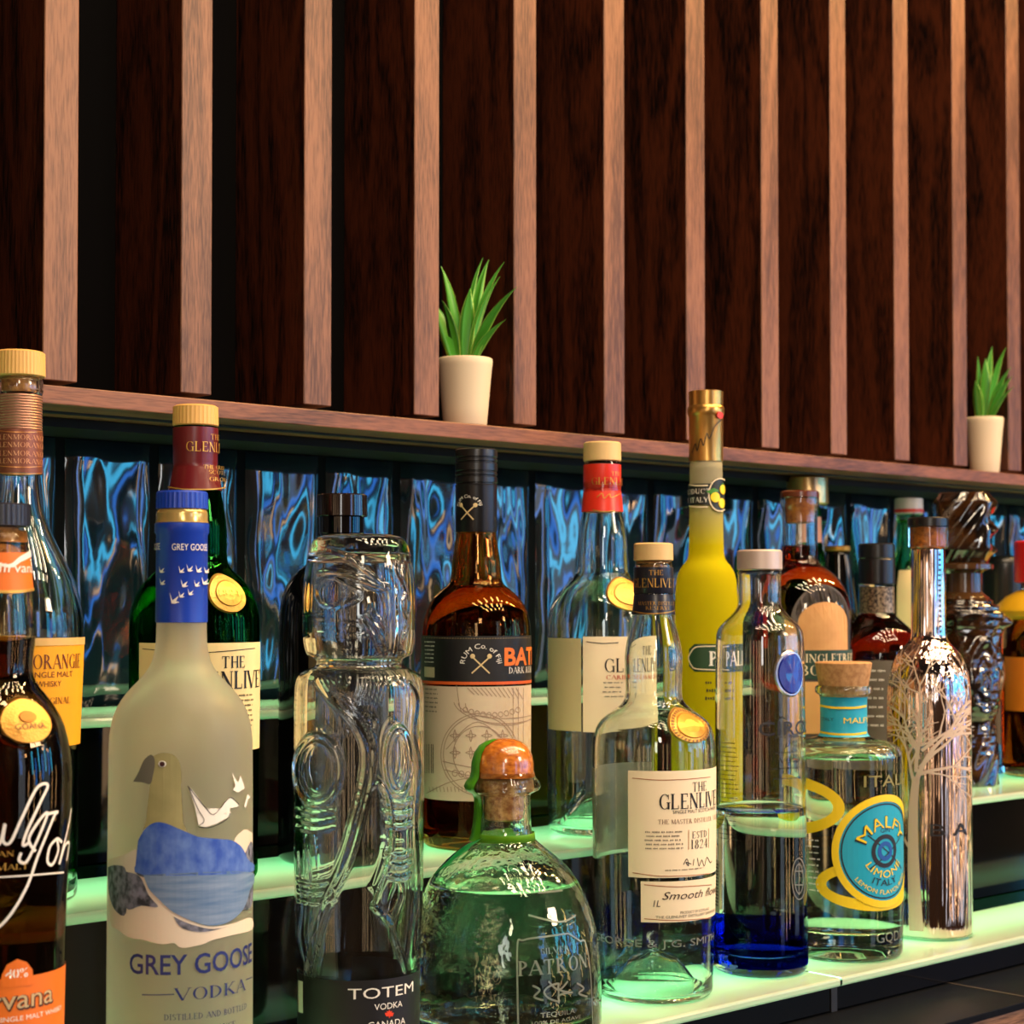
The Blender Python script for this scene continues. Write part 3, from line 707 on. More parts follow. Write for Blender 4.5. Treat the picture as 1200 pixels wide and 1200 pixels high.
B.disc('seal_sun', 28, 840, 10, 6.5, pbr('bronze', (150, 96, 30), .4, metal=.6), off=.0043, thick=.0006, parent=sd, R=B.R_at_row(845))
scr = [[(-30, 985), (-14, 960), (-6, 962), (-10, 985), (0, 990), (6, 966), (4, 986), (12, 988), (24, 960), (40, 925), (52, 922), (44, 942), (30, 975), (26, 992), (34, 988)],
       [(24, 1001), (22, 1010), (30, 1012), (40, 990), (52, 956), (44, 962), (32, 985), (40, 1000)], [(52, 956), (64, 954), (60, 958), (50, 985), (42, 1008), (32, 1040), (16, 1070), (0, 1088), (-20, 1096)],
       [(64, 985), (56, 995), (54, 1012), (60, 1016), (66, 1000), (64, 986), (70, 990)], [(80, 950), (76, 975), (68, 1016), (74, 994), (79, 992), (77, 1012)], [(-40, 1029), (0, 1029), (36, 1028), (74, 1026)]]
B.strokes('script_lettering', scr[:5], K_white, 3.4, off=.0006)
B.strokes('script_rule', scr[5:], K_white, 1.8, off=.0006)
B.text('small_lettering', 'Indian', -6, 1001, 8, K_goldm, width=44, serif=True); B.text('small_lettering', 'Single Malt', -10, 1017, 8.5, K_goldm, width=86, serif=True)
z1 = B.z(1150, B.R); fl = B.patch('label', rad(-110), rad(110), .004, z1, P_orange, off=.0004)
B.pxpoly('label_tab', [[(3, 1160), (4, 1145), (10, 1133), (22, 1127), (33, 1131), (40, 1140), (42, 1158)]], P_orange, off=.0006, parent=fl)
B.text('lettering', '40%', 22, 1144, 11, K_white, width=28, parent=fl, bold=.012)
B.text('lettering', 'Nirvana', 14, 1176, 25, pbr('brown print', (72, 40, 22), .5), width=128, parent=fl, bold=.03, off=.0006); B.text('lettering', 'Nirvana', 13, 1175, 24, pbr('stone print', (196, 170, 126), .5), width=124, parent=fl, off=.0009)
B.text('lettering', 'INDIAN SINGLE MALT WHISKY', 30, 1197, 6, K_white, width=140, parent=fl)

# --- squat tequila bottle
B = Bottle('tequila_bottle', 'squat clear tequila bottle with round cork stopper and green ribbon round its neck', 590, .8262, Z_LOW, GRP_F)
G_hand = glass('handblown glass', (.985, .99, .955), 1.5, bump=(120, .5, .0011))
B.body([(908, 26), (916, 30), (922, 31), (930, 31.5), (960, 32), (975, 33.5), (984, 38), (992, 47), (1002, 60), (1014, 73), (1032, 87), (1052, 97), (1080, 106), (1112, 111.5), (1150, 114), (1190, 115)], G_hand, fill=1036, liquid=glass('silver tequila', (.97, .99, .93), .905, bump=(110, .3, .0008)), wall=.0034)
B.turned('neck_cork', [(914, 24), (958, 22.5), (960, 20)], pbr('pale neck cork', (226, 178, 112), .7, noise=((300, 300, 300), (160, 100, 50), .15)))
st = B.turned('stopper', [(865, 4), (866, 13), (869, 21), (875, 28.5), (884, 33.5), (894, 35.5), (904, 35.5), (910, 36)], pbr('polished cork', (206, 126, 44), .22, coat=.8, noise=((240, 240, 420), (146, 72, 20), .2)))
B.turned('stopper_collar', [(904, 36), (910, 37.5), (916, 42.5), (921, 44), (925, 42), (929, 34), (931, 31)], G_flint)
# ribbon: over the stopper, down the neck and round
def place(bottle, px, py, depth=0): v = at_d(px, py, bottle.d - depth); return v - bottle.root.location
def ribbon3(name, pts, w, axis, mat, parent, origin, th=.0004):
    V, Fc = [], []
    for p in pts:
        p = Vector(p) - origin
        for sg in (-1, 1):
            V.append(p + axis * (w / 2 * sg)); 
        for sg in (1, -1): V.append(p + axis * (w / 2 * sg) + Vector((.0, .0, 0)) + (-FW) * -th)
    for i in range(len(pts) - 1):
        for k in range(4): Fc.append((i * 4 + k, i * 4 + (k + 1) % 4, i * 4 + 4 + (k + 1) % 4, i * 4 + 4 + k))
    return mesh(name, V, Fc, mat, parent, smooth=True)
O = B.root.location.copy()
K_rib = pbr('green satin ribbon', (74, 150, 24), .3, coat=.3)
rp = [(865.5, 10), (868, 19), (873, 27), (882, 33), (893, 36), (904, 36.6), (910, 38), (916, 43), (921, 45), (925, 43), (930, 35), (936, 33), (950, 33), (975, 35.5), (984, 39)]
V, Fc = [], []; NU = 8
for y, hw in rp:
    for th in (0, .0005):
        for q in range(NU + 1):
            u = B.beta + rad(-88 + 40 * q / NU + (8 if y < 870 else 0)); r_ = hw * B.k + .0003 + th; V.append((r_ * math.sin(u), -r_ * math.cos(u), B.zs(y)))
for a in range(len(rp) - 1):
    for q in range(NU):
        i0 = a * 2 * (NU + 1) + q; i1 = i0 + 2 * (NU + 1)
        for e in (0, NU + 1): Fc.append((i0 + e, i1 + e, i1 + e + 1, i0 + e + 1))
mesh('ribbon', V, Fc, K_rib, B.root, smooth=True)
V, Fc = lathe([(36.5 * B.k, B.zs(975)), (37.5 * B.k, B.zs(984)), (37.0 * B.k, B.zs(984)), (36.0 * B.k, B.zs(975))], 40, close=False)
o = mesh('ribbon_loop', V, Fc, K_green, B.root, smooth=True)
pts = [at_d(556, 986, B.d - .02), at_d(545, 994, B.d - .016), at_d(531, 1008, B.d - .012), at_d(516, 1022, B.d - .008)]
ribbon3('ribbon_tail', pts, .010, (RT + UPW * .4).normalized(), pbr('green ribbon tail', (34, 170, 84), .4), B.root, O)
K_emb = glass('embossing', (.97, .99, .95), 1.5, rough=.12, diff=.38, dcol=(.75, .75, .70))
B.strokes('embossed_panel', [[(606, 1200), (606, 1112), (614, 1103), (640, 1099), (668, 1095)], [(668, 1095), (680, 1103), (688, 1112), (690, 1200)], [(640, 1050), (676, 1046)], [(622, 1075), (660, 1082), (682, 1074)]], K_emb, 2.0, off=.0008)
B.text('embossed_lettering', 'SILVER', 651, 1114, 7, K_emb, width=40, serif=True, off=.0008)
B.text('embossed_lettering', 'PATRON', 651, 1132, 17, K_emb, width=96, serif=True, off=.0010, bold=.03)
B.text('embossed_lettering', 'TEQUILA', 651, 1188, 6, K_emb, width=46, off=.0008); B.text('embossed_lettering', '100% DE AGAVE', 651, 1196, 4.5, K_emb, width=66, off=.0008)
bee = [[(651 + 11 * math.cos(a) + 5 * math.cos(3 * a), 1163 + 8 * math.sin(a) - 4 * math.sin(2 * a)) for a in [2 * math.pi * i / 16 for i in range(17)]], [(622, 1155), (630, 1160), (624, 1168), (634, 1172)], [(672, 1152), (680, 1158), (674, 1164), (684, 1168)], [(640, 1150), (651, 1160), (662, 1150)], [(651, 1152), (651, 1176)]]
B.strokes('embossed_bee', bee, K_emb, 2.2, off=.001)
TEQ = B

# --- sculpted totem vodka
B = Bottle('vodka_bottle', 'clear sculpted vodka bottle carved as a raven totem, with black wrap label at its foot', 421, .8165, Z_LOW, GRP_F)
k = B.k
prof_t = [(627, 40), (629, 48), (634, 54), (645, 59), (662, 62.5), (690, 65.5), (720, 66.5), (745, 66), (762, 63.5), (768, 60), (771, 52), (776, 50), (781, 52), (784, 60), (788, 68), (796, 73.5), (810, 75.5), (900, 76), (1000, 75.5), (1060, 74.5), (1110, 72.5), (1145, 70.5), (1215, 70), (1235, 68)]
zr = pchip([-B.zs(y) for y, h in prof_t], [h * k for y, h in prof_t], 60)
prof = [(r, -z) for z, r in zr if -z > .0035]; prof += [(prof[-1][0] - .002, .001), (prof[-1][0] - .004, 0)]
B.prof = prof; B.R = 75 * k
def par(line, n, dx, dy=0): return [[(x + dx * i, y + dy * i) for x, y in line] for i in range(n)]
def ell(cx, cy_, rx, ry, a0=0, a1=360, n=22): return [(cx + rx * math.cos(rad(a0 + (a1 - a0) * i / n)), cy_ - ry * math.sin(rad(a0 + (a1 - a0) * i / n))) for i in range(n + 1)]
carve = [([(374, 642), (400, 650), (428, 668), (446, 682), (458, 688)], 1.6, 2.2), ([(366, 672), (385, 670), (410, 674), (435, 684), (455, 690)], 2.0, 2.6), (ell(384, 694, 19, 17), 1.5, 1.9), ([(396, 680), (412, 688), (424, 697), (408, 706), (390, 712)], 1.4, 2),
         ([(459, 690), (461, 720), (462, 760), (462, 795)], 2.0, 2.2), ([(469, 690), (470, 720), (470, 760), (470, 795)], 2.0, 2.2), ([(452, 692), (456, 720), (458, 765)], 1.2, 2), ([(430, 722), (446, 738), (456, 760)], 1.4, 1.6), ([(424, 728), (440, 746), (452, 768)], 1.4, 1.6), ([(436, 716), (450, 730), (458, 745)], 1.4, 1.6),
         ([(366, 728), (395, 730), (428, 732)], .9, 1.6), ([(366, 742), (395, 744), (430, 745)], .9, 1.6), ([(476, 650), (472, 670), (482, 690), (476, 710), (484, 730), (477, 750)], 1.6, 2), ([(482, 655), (478, 680), (486, 705), (480, 735)], 1.4, 2),
         (ell(374, 902, 27, 41), 2.2, 2.6), (ell(374, 902, 19, 32), 1.4, 2), (ell(465, 892, 15, 40), 2.4, 2.4), (ell(465, 892, 9, 31), 1.4, 1.8)]
s0_ = [(372, 798), (386, 818), (404, 836), (420, 856), (428, 882), (426, 915), (418, 950), (408, 990), (398, 1020), (384, 1050), (370, 1090), (360, 1130), (356, 1146)]
carve += [(l, 1.5, 1.7) for l in par(s0_[:6], 4, 3.6, -3.0)] + [(s0_, 2.6, 3.4), ([(x + 9, y) for x, y in s0_[4:]], 1.8, 2.2)]
carve += [(l, 1.4, 1.3) for l in par([(420, 790), (421, 806), (416, 824)], 7, 4.6)]
carve += [([(433, 924), (443, 919), (451, 928), (456, 950), (458, 985), (452, 1020), (440, 1056), (437, 1062)], 1.8, 2.6), ([(437, 1062), (448, 1074), (459, 1086)], 1.8, 3), ([(466, 1030), (470, 1050), (462, 1075), (460, 1095), (470, 1120), (476, 1140)], 1.6, 2.4)]
carve += [([(350, y), (372, y + 5), (394, y + 1)], 1.7, 2.2) for y in (948, 958, 968, 1030, 1040, 1052)] + [([(452, y), (466, y + 4), (480, y)], 1.6, 2.2) for y in (938, 952, 966, 1000, 1012, 1026)]
carve += [([(480, 800), (488, 820), (484, 860), (490, 900), (486, 960), (490, 1040), (486, 1120)], 2.0, 2.6), ([(352, 1000), (356, 1060), (352, 1100), (362, 1146)], 1.6, 2.2), ([(362, 980), (366, 1040), (360, 1090), (368, 1140)], 1.4, 2)]
carve += [([(372, 852), (374, 860), (378, 854), (381, 860), (384, 852)], 1, 1.2), ([(388, 852), (388, 861), (394, 861)], 1, 1.2), ([(400, 852), (400, 861), (408, 858), (400, 852)], 1, 1.2), ([(428, 838), (440, 846), (436, 856), (430, 850)], 1.4, 1.6), ([(386, 792), (396, 812), (404, 824)], 1.2, 1.4), (ell(402, 796, 6, 8), 1.3, 1.4)]
segs = []
for ln, h, w_ in carve:
    q = [B.px2(x, y) for x, y in smooth2(ln, 4)]
    for a, b in zip(q, q[1:]): segs.append((a, b, h * .0007, w_ * k * .85))
# mirror the carving to the far flank so that the bottle is carved all round
NA, NZ = 260, 300; zt, zb_ = prof[0][1], prof[-1][1]
cells = {}
CS = .004
for s_ in segs:
    (ax, az_), (bx, bz_), h, w_ = s_; m_ = w_ * 2.2
    for i in range(int((min(ax, bx) - m_) // CS), int((max(ax, bx) + m_) // CS) + 1):
        for j in range(int((min(az_, bz_) - m_) // CS), int((max(az_, bz_) + m_) // CS) + 1): cells.setdefault((i, j), []).append(s_)
def relief(u, z):
    x = u * B.R; best = 0
    for (ax, az_), (bx, bz_), h, w_ in cells.get((int(x // CS), int(z // CS)), ()):
        dx, dz = bx - ax, bz_ - az_; q = dx * dx + dz * dz or 1e-12; t = max(0, min(1, ((x - ax) * dx + (z - az_) * dz) / q))
        d2 = (x - ax - t * dx) ** 2 + (z - az_ - t * dz) ** 2
        v = h * math.exp(-d2 / (w_ * w_) * 1.2)
        if v > best: best = v
    return best
V, Fc = [], []
for j in range(NZ + 1):
    z = zt + (zb_ - zt) * j / NZ; r0 = B.r_at(z)
    if j == 0: r0 = prof[0][0]
    for i in range(NA):
        u = B.beta - math.pi + 2 * math.pi * i / NA
        rl = relief(u, z) or relief(2 * B.beta + math.pi - u if u > B.beta else 2 * B.beta - math.pi - u, z)
        sq = 1 + .0 * math.cos(4 * u)
        r = r0 * sq + rl; V.append((r * math.sin(u), -r * math.cos(u), z))
for j in range(NZ):
    for i in range(NA):
        i2 = (i + 1) % NA; Fc.append((j * NA + i, (j + 1) * NA + i, (j + 1) * NA + i2, j * NA + i2))
Fc.append(tuple(range(NA))); Fc.append(tuple(NZ * NA + i for i in range(NA))[::-1])
inn = [(max(r - .0048, .004), z) for r, z in prof if .016 < z < zt - .012]
l2 = lathe([(.002, inn[0][1] + .001)] + inn + [(inn[-1][0] * .8, .0135), (.001, .016)], 64, flip=True)
Va, Fa = joinvf([(V, Fc), l2])
mesh('glass_body', Va, Fa, G_clear, B.root, smooth=True)
zt_l = B.z(1150, B.R); lab = B.patch('label', rad(-150), rad(150), .002, zt_l, P_black, off=.0004, nu=60)
B.text('lettering', 'TOTEM', 451, 1163, 13, K_white, width=86, parent=lab, R=70 * k, bold=.0); B.text('lettering', 'VODKA', 455, 1179, 7.5, K_white, width=36, parent=lab, R=70 * k)
leaf_ = [(455 + q * math.cos(rad(a)), 1189 - q * math.sin(rad(a))) for a, q in ((90, 6), (75, 3.2), (50, 5), (40, 3), (15, 5.4), (-10, 3), (-35, 4.4), (-70, 2.4), (-90, 5), (-110, 2.4), (-145, 4.4), (-170, 3), (165, 5.4), (140, 3), (130, 5), (105, 3.2))]
B.pxpoly('maple_leaf', [leaf_], pbr('maple red', (226, 62, 24), .5), off=.0006, parent=lab, R=70 * k)
B.text('lettering', 'CANADA', 454, 1200, 8, K_white, width=48, parent=lab, R=70 * k)
B.pxpoly('back_label_edge', [[(353.5, 1147), (359, 1149), (359, 1186), (353.5, 1184)]], P_back, off=.0007, parent=lab, R=70 * k)

# --- glenlivet front
B = Bottle('whisky_bottle', 'clear nearly empty whisky bottle with dark neck sleeve, cream label and gold seal, front row', 766, YF, Z_LOW, GRP_F)
B.body([(657, 21), (665, 22), (720, 23.6), (735, 27), (752, 31.5), (770, 34), (790, 33.6), (808, 33), (818, 34), (825, 38), (833, 48), (843, 61), (853, 67.5), (870, 71.5), (900, 72), (1000, 71.6), (1060, 70.6), (1110, 69.2), (1135, 68.5)], G_flint, wall=.0026, floor=.004, punt=.026)
B.turned('cap', [(636.5, 20), (638, 23), (656.5, 23.4), (657.5, 21.5)], C_cream, ribs=30, rib=.02)
B.turned('neck_cork', [(658, 16), (676, 16)], C_cork)
c = B.turned('neck_sleeve', [(665, 23.2), (694, 23.4), (696, 22.6), (698, 23.2), (712, 24.4), (720, 25.6), (720.4, 24)], pbr('dark capsule', (20, 22, 36), .3))
on_neck(B, 24 * B.k)
B.text('lettering', 'THE', 769, 671, 6, K_gold, width=16, serif=True, parent=c); B.text('lettering', 'GLENLIVET', 768, 683, 10.5, K_gold, width=60, serif=True, parent=c)
B.text('lettering', 'MASTER DISTILLERS', 774, 707, 4.4, K_gold, width=54, serif=True, parent=c); B.text('lettering', 'RESERVE', 772, 712.5, 4, K_gold, width=30, serif=True, parent=c)
B.strokes('gold_line', [[(743, 716), (755, 718.5), (768, 719), (782, 717.5), (789, 715)]], K_gold, 1.2, parent=c, off=.0012)
off_neck(B)
def wrap_label(B, pxl, y0, y1, mat, name='label', center=0, off=.0003, R=None, parent=None, rough=0, half=None):
    R = R or B.R; ul = B.az(pxl, R) if half is None else center - half; ur = 2 * center - ul
    th = ul - B.beta; zt = B.z(y0, R * math.cos(th)); zb = B.z(y1, R * math.cos(th))
    o = B.patch(name, ul, ur, zb, zt, mat, off=off, parent=parent)
    return o
l1 = wrap_label(B, 737, 903, 1028, P_cream)
B.text('lettering', 'THE', 818, 921, 11, K_black, width=23, serif=True, parent=l1); B.text('lettering', 'GLENLIVET', 818, 937, 18, K_black, width=104, serif=True, parent=l1, bold=.02)
B.text('lettering', 'SINGLE MALT SCOTCH WHISKY', 819, 949, 4.2, K_black, width=76, parent=l1); B.text('lettering', "THE MASTER DISTILLER'S RESERVE", 821, 960, 5.4, pbr('brown ink', (110, 66, 40), .5), width=116, serif=True, parent=l1)
B.text('lettering', 'ESTD', 818, 977, 8, K_black, width=24, serif=True, parent=l1); B.text('lettering', '1824', 818, 988, 10.5, K_black, width=27, serif=True, parent=l1)
for ln in ([(742, 912), (770, 914), (800, 913), (830, 910)], [(742, 1023), (770, 1026.5), (800, 1026), (830, 1023)], [(805, 972), (805, 995)], [(828, 970), (828, 993)]): B.strokes('border_print', [ln], pbr('copper line', (176, 110, 60), .4, metal=.4), .9, parent=l1)
small_print(B, 'fine_print', 755, 802, 975, 993, 5, pbr('grey ink', (90, 80, 70), .6), h=2.0, parent=l1, seed=3)
B.strokes('signature', [[(799, 1013), (803, 1006), (805, 1014), (802, 1010), (808, 1012)], [(811, 1006), (810, 1014)], [(815, 1005), (817, 1014), (820, 1007), (823, 1014), (826, 1004), (830, 1010), (832, 1008)]], K_black, .9, parent=l1)
small_print(B, 'fine_print', 774, 826, 1020, 1018, 1, K_black, h=1.6, parent=l1, seed=5)
l2 = wrap_label(B, 751, 1033, 1081, P_cream, name='lower_label')
B.text('lettering', 'Smooth flowing', 822, 1047, 9.5, pbr('dark brown ink', (52, 36, 26), .5), width=110, parent=l2, shear=.35)
B.text('lettering', '1L', 769, 1059, 8, K_black, width=8, parent=l2, shear=.2)
B.text('lettering', 'PRODUCT OF SCOTLAND', 815, 1067, 3.2, K_black, width=46, parent=l2); B.text('lettering', 'THE GLENLIVET DISTILLERY BANFFSHIRE', 812, 1072, 3.2, K_black, width=96, parent=l2)
for ln in ([(755, 1037), (790, 1039), (832, 1036)], [(755, 1077), (790, 1078.5), (832, 1075)]): B.strokes('border_print', [ln], pbr('copper line 2', (176, 110, 60), .4, metal=.4), .9, parent=l2)
B.patch('back_label', rad(135), rad(242), B.z(1003, .0), B.z(899, .0), P_back, off=-.0001)
B.disc('seal', 809, 850, 30, 20, K_gold, off=.0006, thick=.0018, R=B.R_at_row(852))
B.disc('seal_centre', 809, 850, 20, 14, pbr('dull gold', (196, 140, 52), .4, metal=.6), off=.0026, thick=.0004, R=B.R_at_row(852))
B.flat('seal_ring', [[(B.px2(809, 850, B.R_at_row(852))[0] + a * B.k * math.cos(t_ + d_), B.px2(809, 850, B.R_at_row(852))[1] + a * .68 * B.k * math.sin(t_ + d_)) for a, d_ in ((23, 0), (27, 0), (27, .09), (23, .09))] for t_ in [i * math.pi / 16 for i in range(32)]], pbr('seal shade', (120, 82, 30), .5), off=.0030, R=B.R_at_row(852))
emb = "GEORGE & J.G. SMITH"
B.text('embossed_lettering', emb, 770, 1108, 9, K_emb, width=190, off=.0003)
GLF = B

# --- ciroc
B = Bottle('vodka_bottle', 'tall straight clear vodka bottle with pale grey cap, deep blue base and blue oval badge', 890.5, YF, Z_LOW, GRP_F)
B.body([(668, 24), (671, 26), (675, 25), (704, 25), (712, 27), (722, 35), (730, 43), (738, 49), (746, 51), (760, 51.5), (900, 53), (1040, 54), (1128, 54.5)], G_clear, wall=.0024, floor=.014, fill=948, liquid=L_water)
B.turned('cap', [(644.5, 24), (646.5, 26.3), (667, 26.6), (668, 25)], pbr('matt grey aluminium', (196, 178, 168), .45, metal=.35))
zz = B.zs(1076)
V, Fc = lathe([(B.R + .0004, zz), (B.R + .0004, .006), (B.R - .0015, .0012)], 56, close=False)
def fade_glass():
    m, n, L, o = newmat('blue coated glass'); g = n.new('ShaderNodeBsdfGlass'); g.inputs['IOR'].default_value = 1.5; g.inputs['Color'].default_value = (.02, .06, .62, 1)
    L.new(g.outputs[0], o.inputs[0]); return m
V, Fc = lathe([(.002, zz), (B.R - .0036, zz), (B.R - .0034, .0165), (.002, .0165)], 56)
mesh('blue_base_glass', V, Fc, glass('blue base glass', (.05, .12, .80), 1.0, rough=0), B.root, smooth=False)
V, Fc = lathe([(B.R + .0003, zz), (B.R + .0003, .0065)], 56, close=False)
m, n, L, o = newmat('blue tinted coating'); t = n.new('ShaderNodeBsdfTransparent'); tc = n.new('ShaderNodeTexCoord'); sp = n.new('ShaderNodeSeparateXYZ'); L.new(tc.outputs['Object'], sp.inputs[0])
r = n.new('ShaderNodeValToRGB'); r.color_ramp.elements[0].position = 0; r.color_ramp.elements[0].color = (.01, .035, .5, 1); r.color_ramp.elements[1].position = 1; r.color_ramp.elements[1].color = (.95, .97, 1, 1)
mr = n.new('ShaderNodeMapRange'); mr.inputs[1].default_value = .012; mr.inputs[2].default_value = zz; L.new(sp.outputs[2], mr.inputs[0]); L.new(mr.outputs[0], r.inputs[0]); L.new(r.outputs[0], t.inputs[0]); L.new(t.outputs[0], o.inputs[0])
mesh('blue_coating', V, Fc, m, B.root, smooth=True)
bd = B.disc('badge_rim', 925, 789, 22, 27, pbr('silver rim', (190, 190, 196), .25, metal=.9), off=.0006, thick=.0012)
B.disc('badge', 925, 789, 18, 23.5, pbr('blue enamel', (22, 36, 140), .25, coat=.6), off=.0018, thick=.0008)
K_dk = pbr('charcoal print', (30, 30, 34), .45)
B.text('brand_lettering', 'CIROC', 930, 853, 17, K_dk, width=92, bold=.008); B.strokes('accent', [[(912, 843), (916, 840), (920, 843)]], K_dk, 1.4)
B.text('product_lettering', 'VODKA', 930, 890, 6.5, K_dk, width=44, serif=True); small_print(B, 'fine_print', 906, 938, 864, 880, 2, K_dk, h=2, seed=11); small_print(B, 'fine_print', 900, 938, 901, 910, 2, K_dk, h=2.2, seed=12)
small_print(B, 'fine_print', 842, 866, 870, 985, 22, K_dk, h=1.5, seed=13)
B.strokes('crest', [ell(934, 1029, 8, 24), ell(934, 1029, 5, 17), [(934, 1010), (934, 1048)], [(929, 1020), (939, 1020)], [(929, 1036), (939, 1036)]], K_emb, 1.4)
bc = B.pxpoly('barcode_label', [[(838, 1006), (844, 1010), (844, 1072), (838, 1068)]], P_back, off=.0006)
B.strokes('barcode', [[(838.5, y), (843, y + 2.5)] for y in range(1012, 1064, 4)], K_black, 1.2, off=.0009, parent=bc)
small_print(B, 'raised_print', 846, 868, 1130, 1136, 2, pbr('pale blue print', (90, 110, 190), .5), h=3, seed=14)

# --- lemon gin
B = Bottle('gin_bottle', 'short clear gin bottle with wide cork, turquoise neck band and yellow-rimmed round badge', 988.5, .822, Z_LOW, GRP_F)
B.body([(803, 30), (805, 33), (811, 33), (814, 29), (818, 26.5), (856, 26.5), (861, 28), (864, 34), (867, 47), (871, 58), (876, 64.5), (884, 67), (1000, 67), (1112, 67)], G_flint, wall=.003, floor=.02, punt=.008, fill=886, liquid=L_gin)
B.turned('stopper', [(775.5, 31), (777, 33), (790, 31), (803, 28.5), (803.5, 26), (820, 24), (822, 22)], pbr('pale cork', (198, 152, 100), .7, noise=((300, 300, 300), (160, 112, 66), .2)))
K_turq = pbr('turquoise print', (26, 160, 192), .45); K_yel = pbr('yellow print', (240, 206, 26), .45)
nl = B.band('neck_band', 816, 862, K_turq, off=.0004)
Rn = 27.5 * B.k; on_neck(B, Rn)
for y in (827, 858):
    B.strokes('yellow_line', [[(962, y), (975, y + 2.2), (988, y + 2.6), (1002, y + 2.2), (1014, y)]], K_yel, 2.6, parent=nl)
B.text('lettering', 'MALFY', 1006, 844, 7, K_yel, width=38, parent=nl); B.text('lettering', 'ITALY', 970, 843, 4, K_dk, width=18, parent=nl)
off_neck(B)
def ring_px(B, cx, cy_, rx, ry, wd, n=44):
    """ring in surface px about a picture point; rx, ry as if square-on"""
    x0, z0 = B.px2(cx, cy_); P = []
    for i in range(n):
        a, b = 2 * math.pi * i / n, 2 * math.pi * (i + 1) / n; k = B.k
        P.append([(x0 + (rx - wd) * k * math.cos(a), z0 + (ry - wd) * k * math.sin(a)), (x0 + rx * k * math.cos(a), z0 + ry * k * math.sin(a)), (x0 + rx * k * math.cos(b), z0 + ry * k * math.sin(b)), (x0 + (rx - wd) * k * math.cos(b), z0 + (ry - wd) * k * math.sin(b))])
    return P
bx, by = 1034, 996
bdg = B.flat('badge', [[(B.px2(bx, by)[0] + 60 * B.k * math.cos(2 * math.pi * i / 44), B.px2(bx, by)[1] + 60 * B.k * math.sin(2 * math.pi * i / 44)) for i in range(44)]], K_turq, off=.0005)
B.flat('badge_rim', ring_px(B, bx, by, 64, 64, 8), K_yel, off=.0009, parent=bdg)
B.flat('badge_line', ring_px(B, bx, by, 54, 54, 1.6), K_dk, off=.0007, parent=bdg); B.flat('badge_seal', ring_px(B, bx, by, 19, 19, 5), K_dk, off=.0008, parent=bdg); B.flat('badge_seal', ring_px(B, bx, by, 11, 11, 5), pbr('blue print', (20, 80, 160), .5), off=.0008, parent=bdg)
B.strokes('crossed_oars', [[(1014, 978), (1052, 1016)], [(1052, 976), (1016, 1018)]], K_dk, 1.4, off=.0007, parent=bdg)
def arc_text(t, r, h, w_, mat, up=True, serif=False, bold=0):
    x, z = B.px2(bx, by); yy = by - (r if up else -r)
    return B.text('lettering', t, bx, yy, h, mat, width=w_, arc=r if up else -r, parent=bdg, off=.0010, bold=bold)
o_ = arc_text('MALFY', 34, 15.5, 84, K_dk, bold=0); o_.scale = (.998, .998, 1); arc_text('MALFY', 34, 14, 80, K_yel, bold=0)
arc_text('LIMONE', 27, 9, 56, K_yel, up=False); arc_text('ITALY', 37, 8, 36, K_dk, up=False); arc_text('LEMON FLAVOURED', 48, 5.4, 84, K_yel, up=False)
B.text('lettering', 'GIN', 1034, 972, 5, K_dk, width=14, parent=bdg)
B.text('brand_lettering', 'ITALIA', 1044, 913, 14, pbr('straw print', (132, 124, 66), .5), width=86)
for cx_, cy_, rx, ry in ((930, 943, 72, 34), (1030, 1035, 78, 30)):
    B.flat('yellow_ring_print', [[(p[0], p[1]) for p in pl] for pl in ring_px(B, cx_ if cx_ > B.cx - 60 else B.cx - 58, cy_, rx, ry, 13)], K_yel, off=.0004)
B.R = .0437
small_print(B, 'fine_print', 948, 962, 985, 1045, 9, K_white, h=2, seed=21)
B.text('embossed_lettering', 'GQDI', 1040, 1097, 12, K_emb, width=42)

# --- mirrored bottle with tree
B = Bottle('vodka_bottle', 'slim mirror-silver vodka bottle with white bare tree print and black stopper', 1088.5, .8235, Z_LOW, GRP_F)
M_mir, n, L, o = newmat('mirror silver coating'); b = n.new('ShaderNodeBsdfPrincipled'); L.new(b.outputs[0], o.inputs[0])
b.inputs['Base Color'].default_value = lin((220, 200, 192)); b.inputs['Metallic'].default_value = 1; b.inputs['Roughness'].default_value = .05
tc = n.new('ShaderNodeTexCoord'); mp = n.new('ShaderNodeMapping'); mp.inputs['Scale'].default_value = (190, 190, 5); L.new(tc.outputs['Object'], mp.inputs[0])
t = n.new('ShaderNodeTexNoise'); t.inputs['Scale'].default_value = 1; t.inputs['Detail'].default_value = 2; L.new(mp.outputs[0], t.inputs[0])
bp = n.new('ShaderNodeBump'); bp.inputs['Strength'].default_value = .7; bp.inputs['Distance'].default_value = .0035; L.new(t.outputs[0], bp.inputs['Height']); L.new(bp.outputs[0], b.inputs['Normal'])
B.body([(642, 19), (646, 19.6), (690, 19.8), (742, 20.3), (750, 22), (758, 29), (766, 36), (778, 42), (795, 46), (815, 48), (860, 48.5), (1088, 48.5)], M_mir, cavity=False, floor=.01)
B.turned('stopper', [(606.5, 22), (608, 23.6), (617, 23.8), (617.5, 22)], C_black)
B.turned('clear_collar', [(617.5, 22.8), (641, 22.8), (644, 20.5)], G_clear); B.turned('cork', [(618, 14), (640, 13.6)], pbr('amber cork', (206, 120, 34), .5, noise=((300, 300, 300), (120, 60, 14), .2)))
B.turned('clear_foot', [(1092, 48.2), (1097, 48.6)], G_clear)
rt = random.Random(5); tl = []
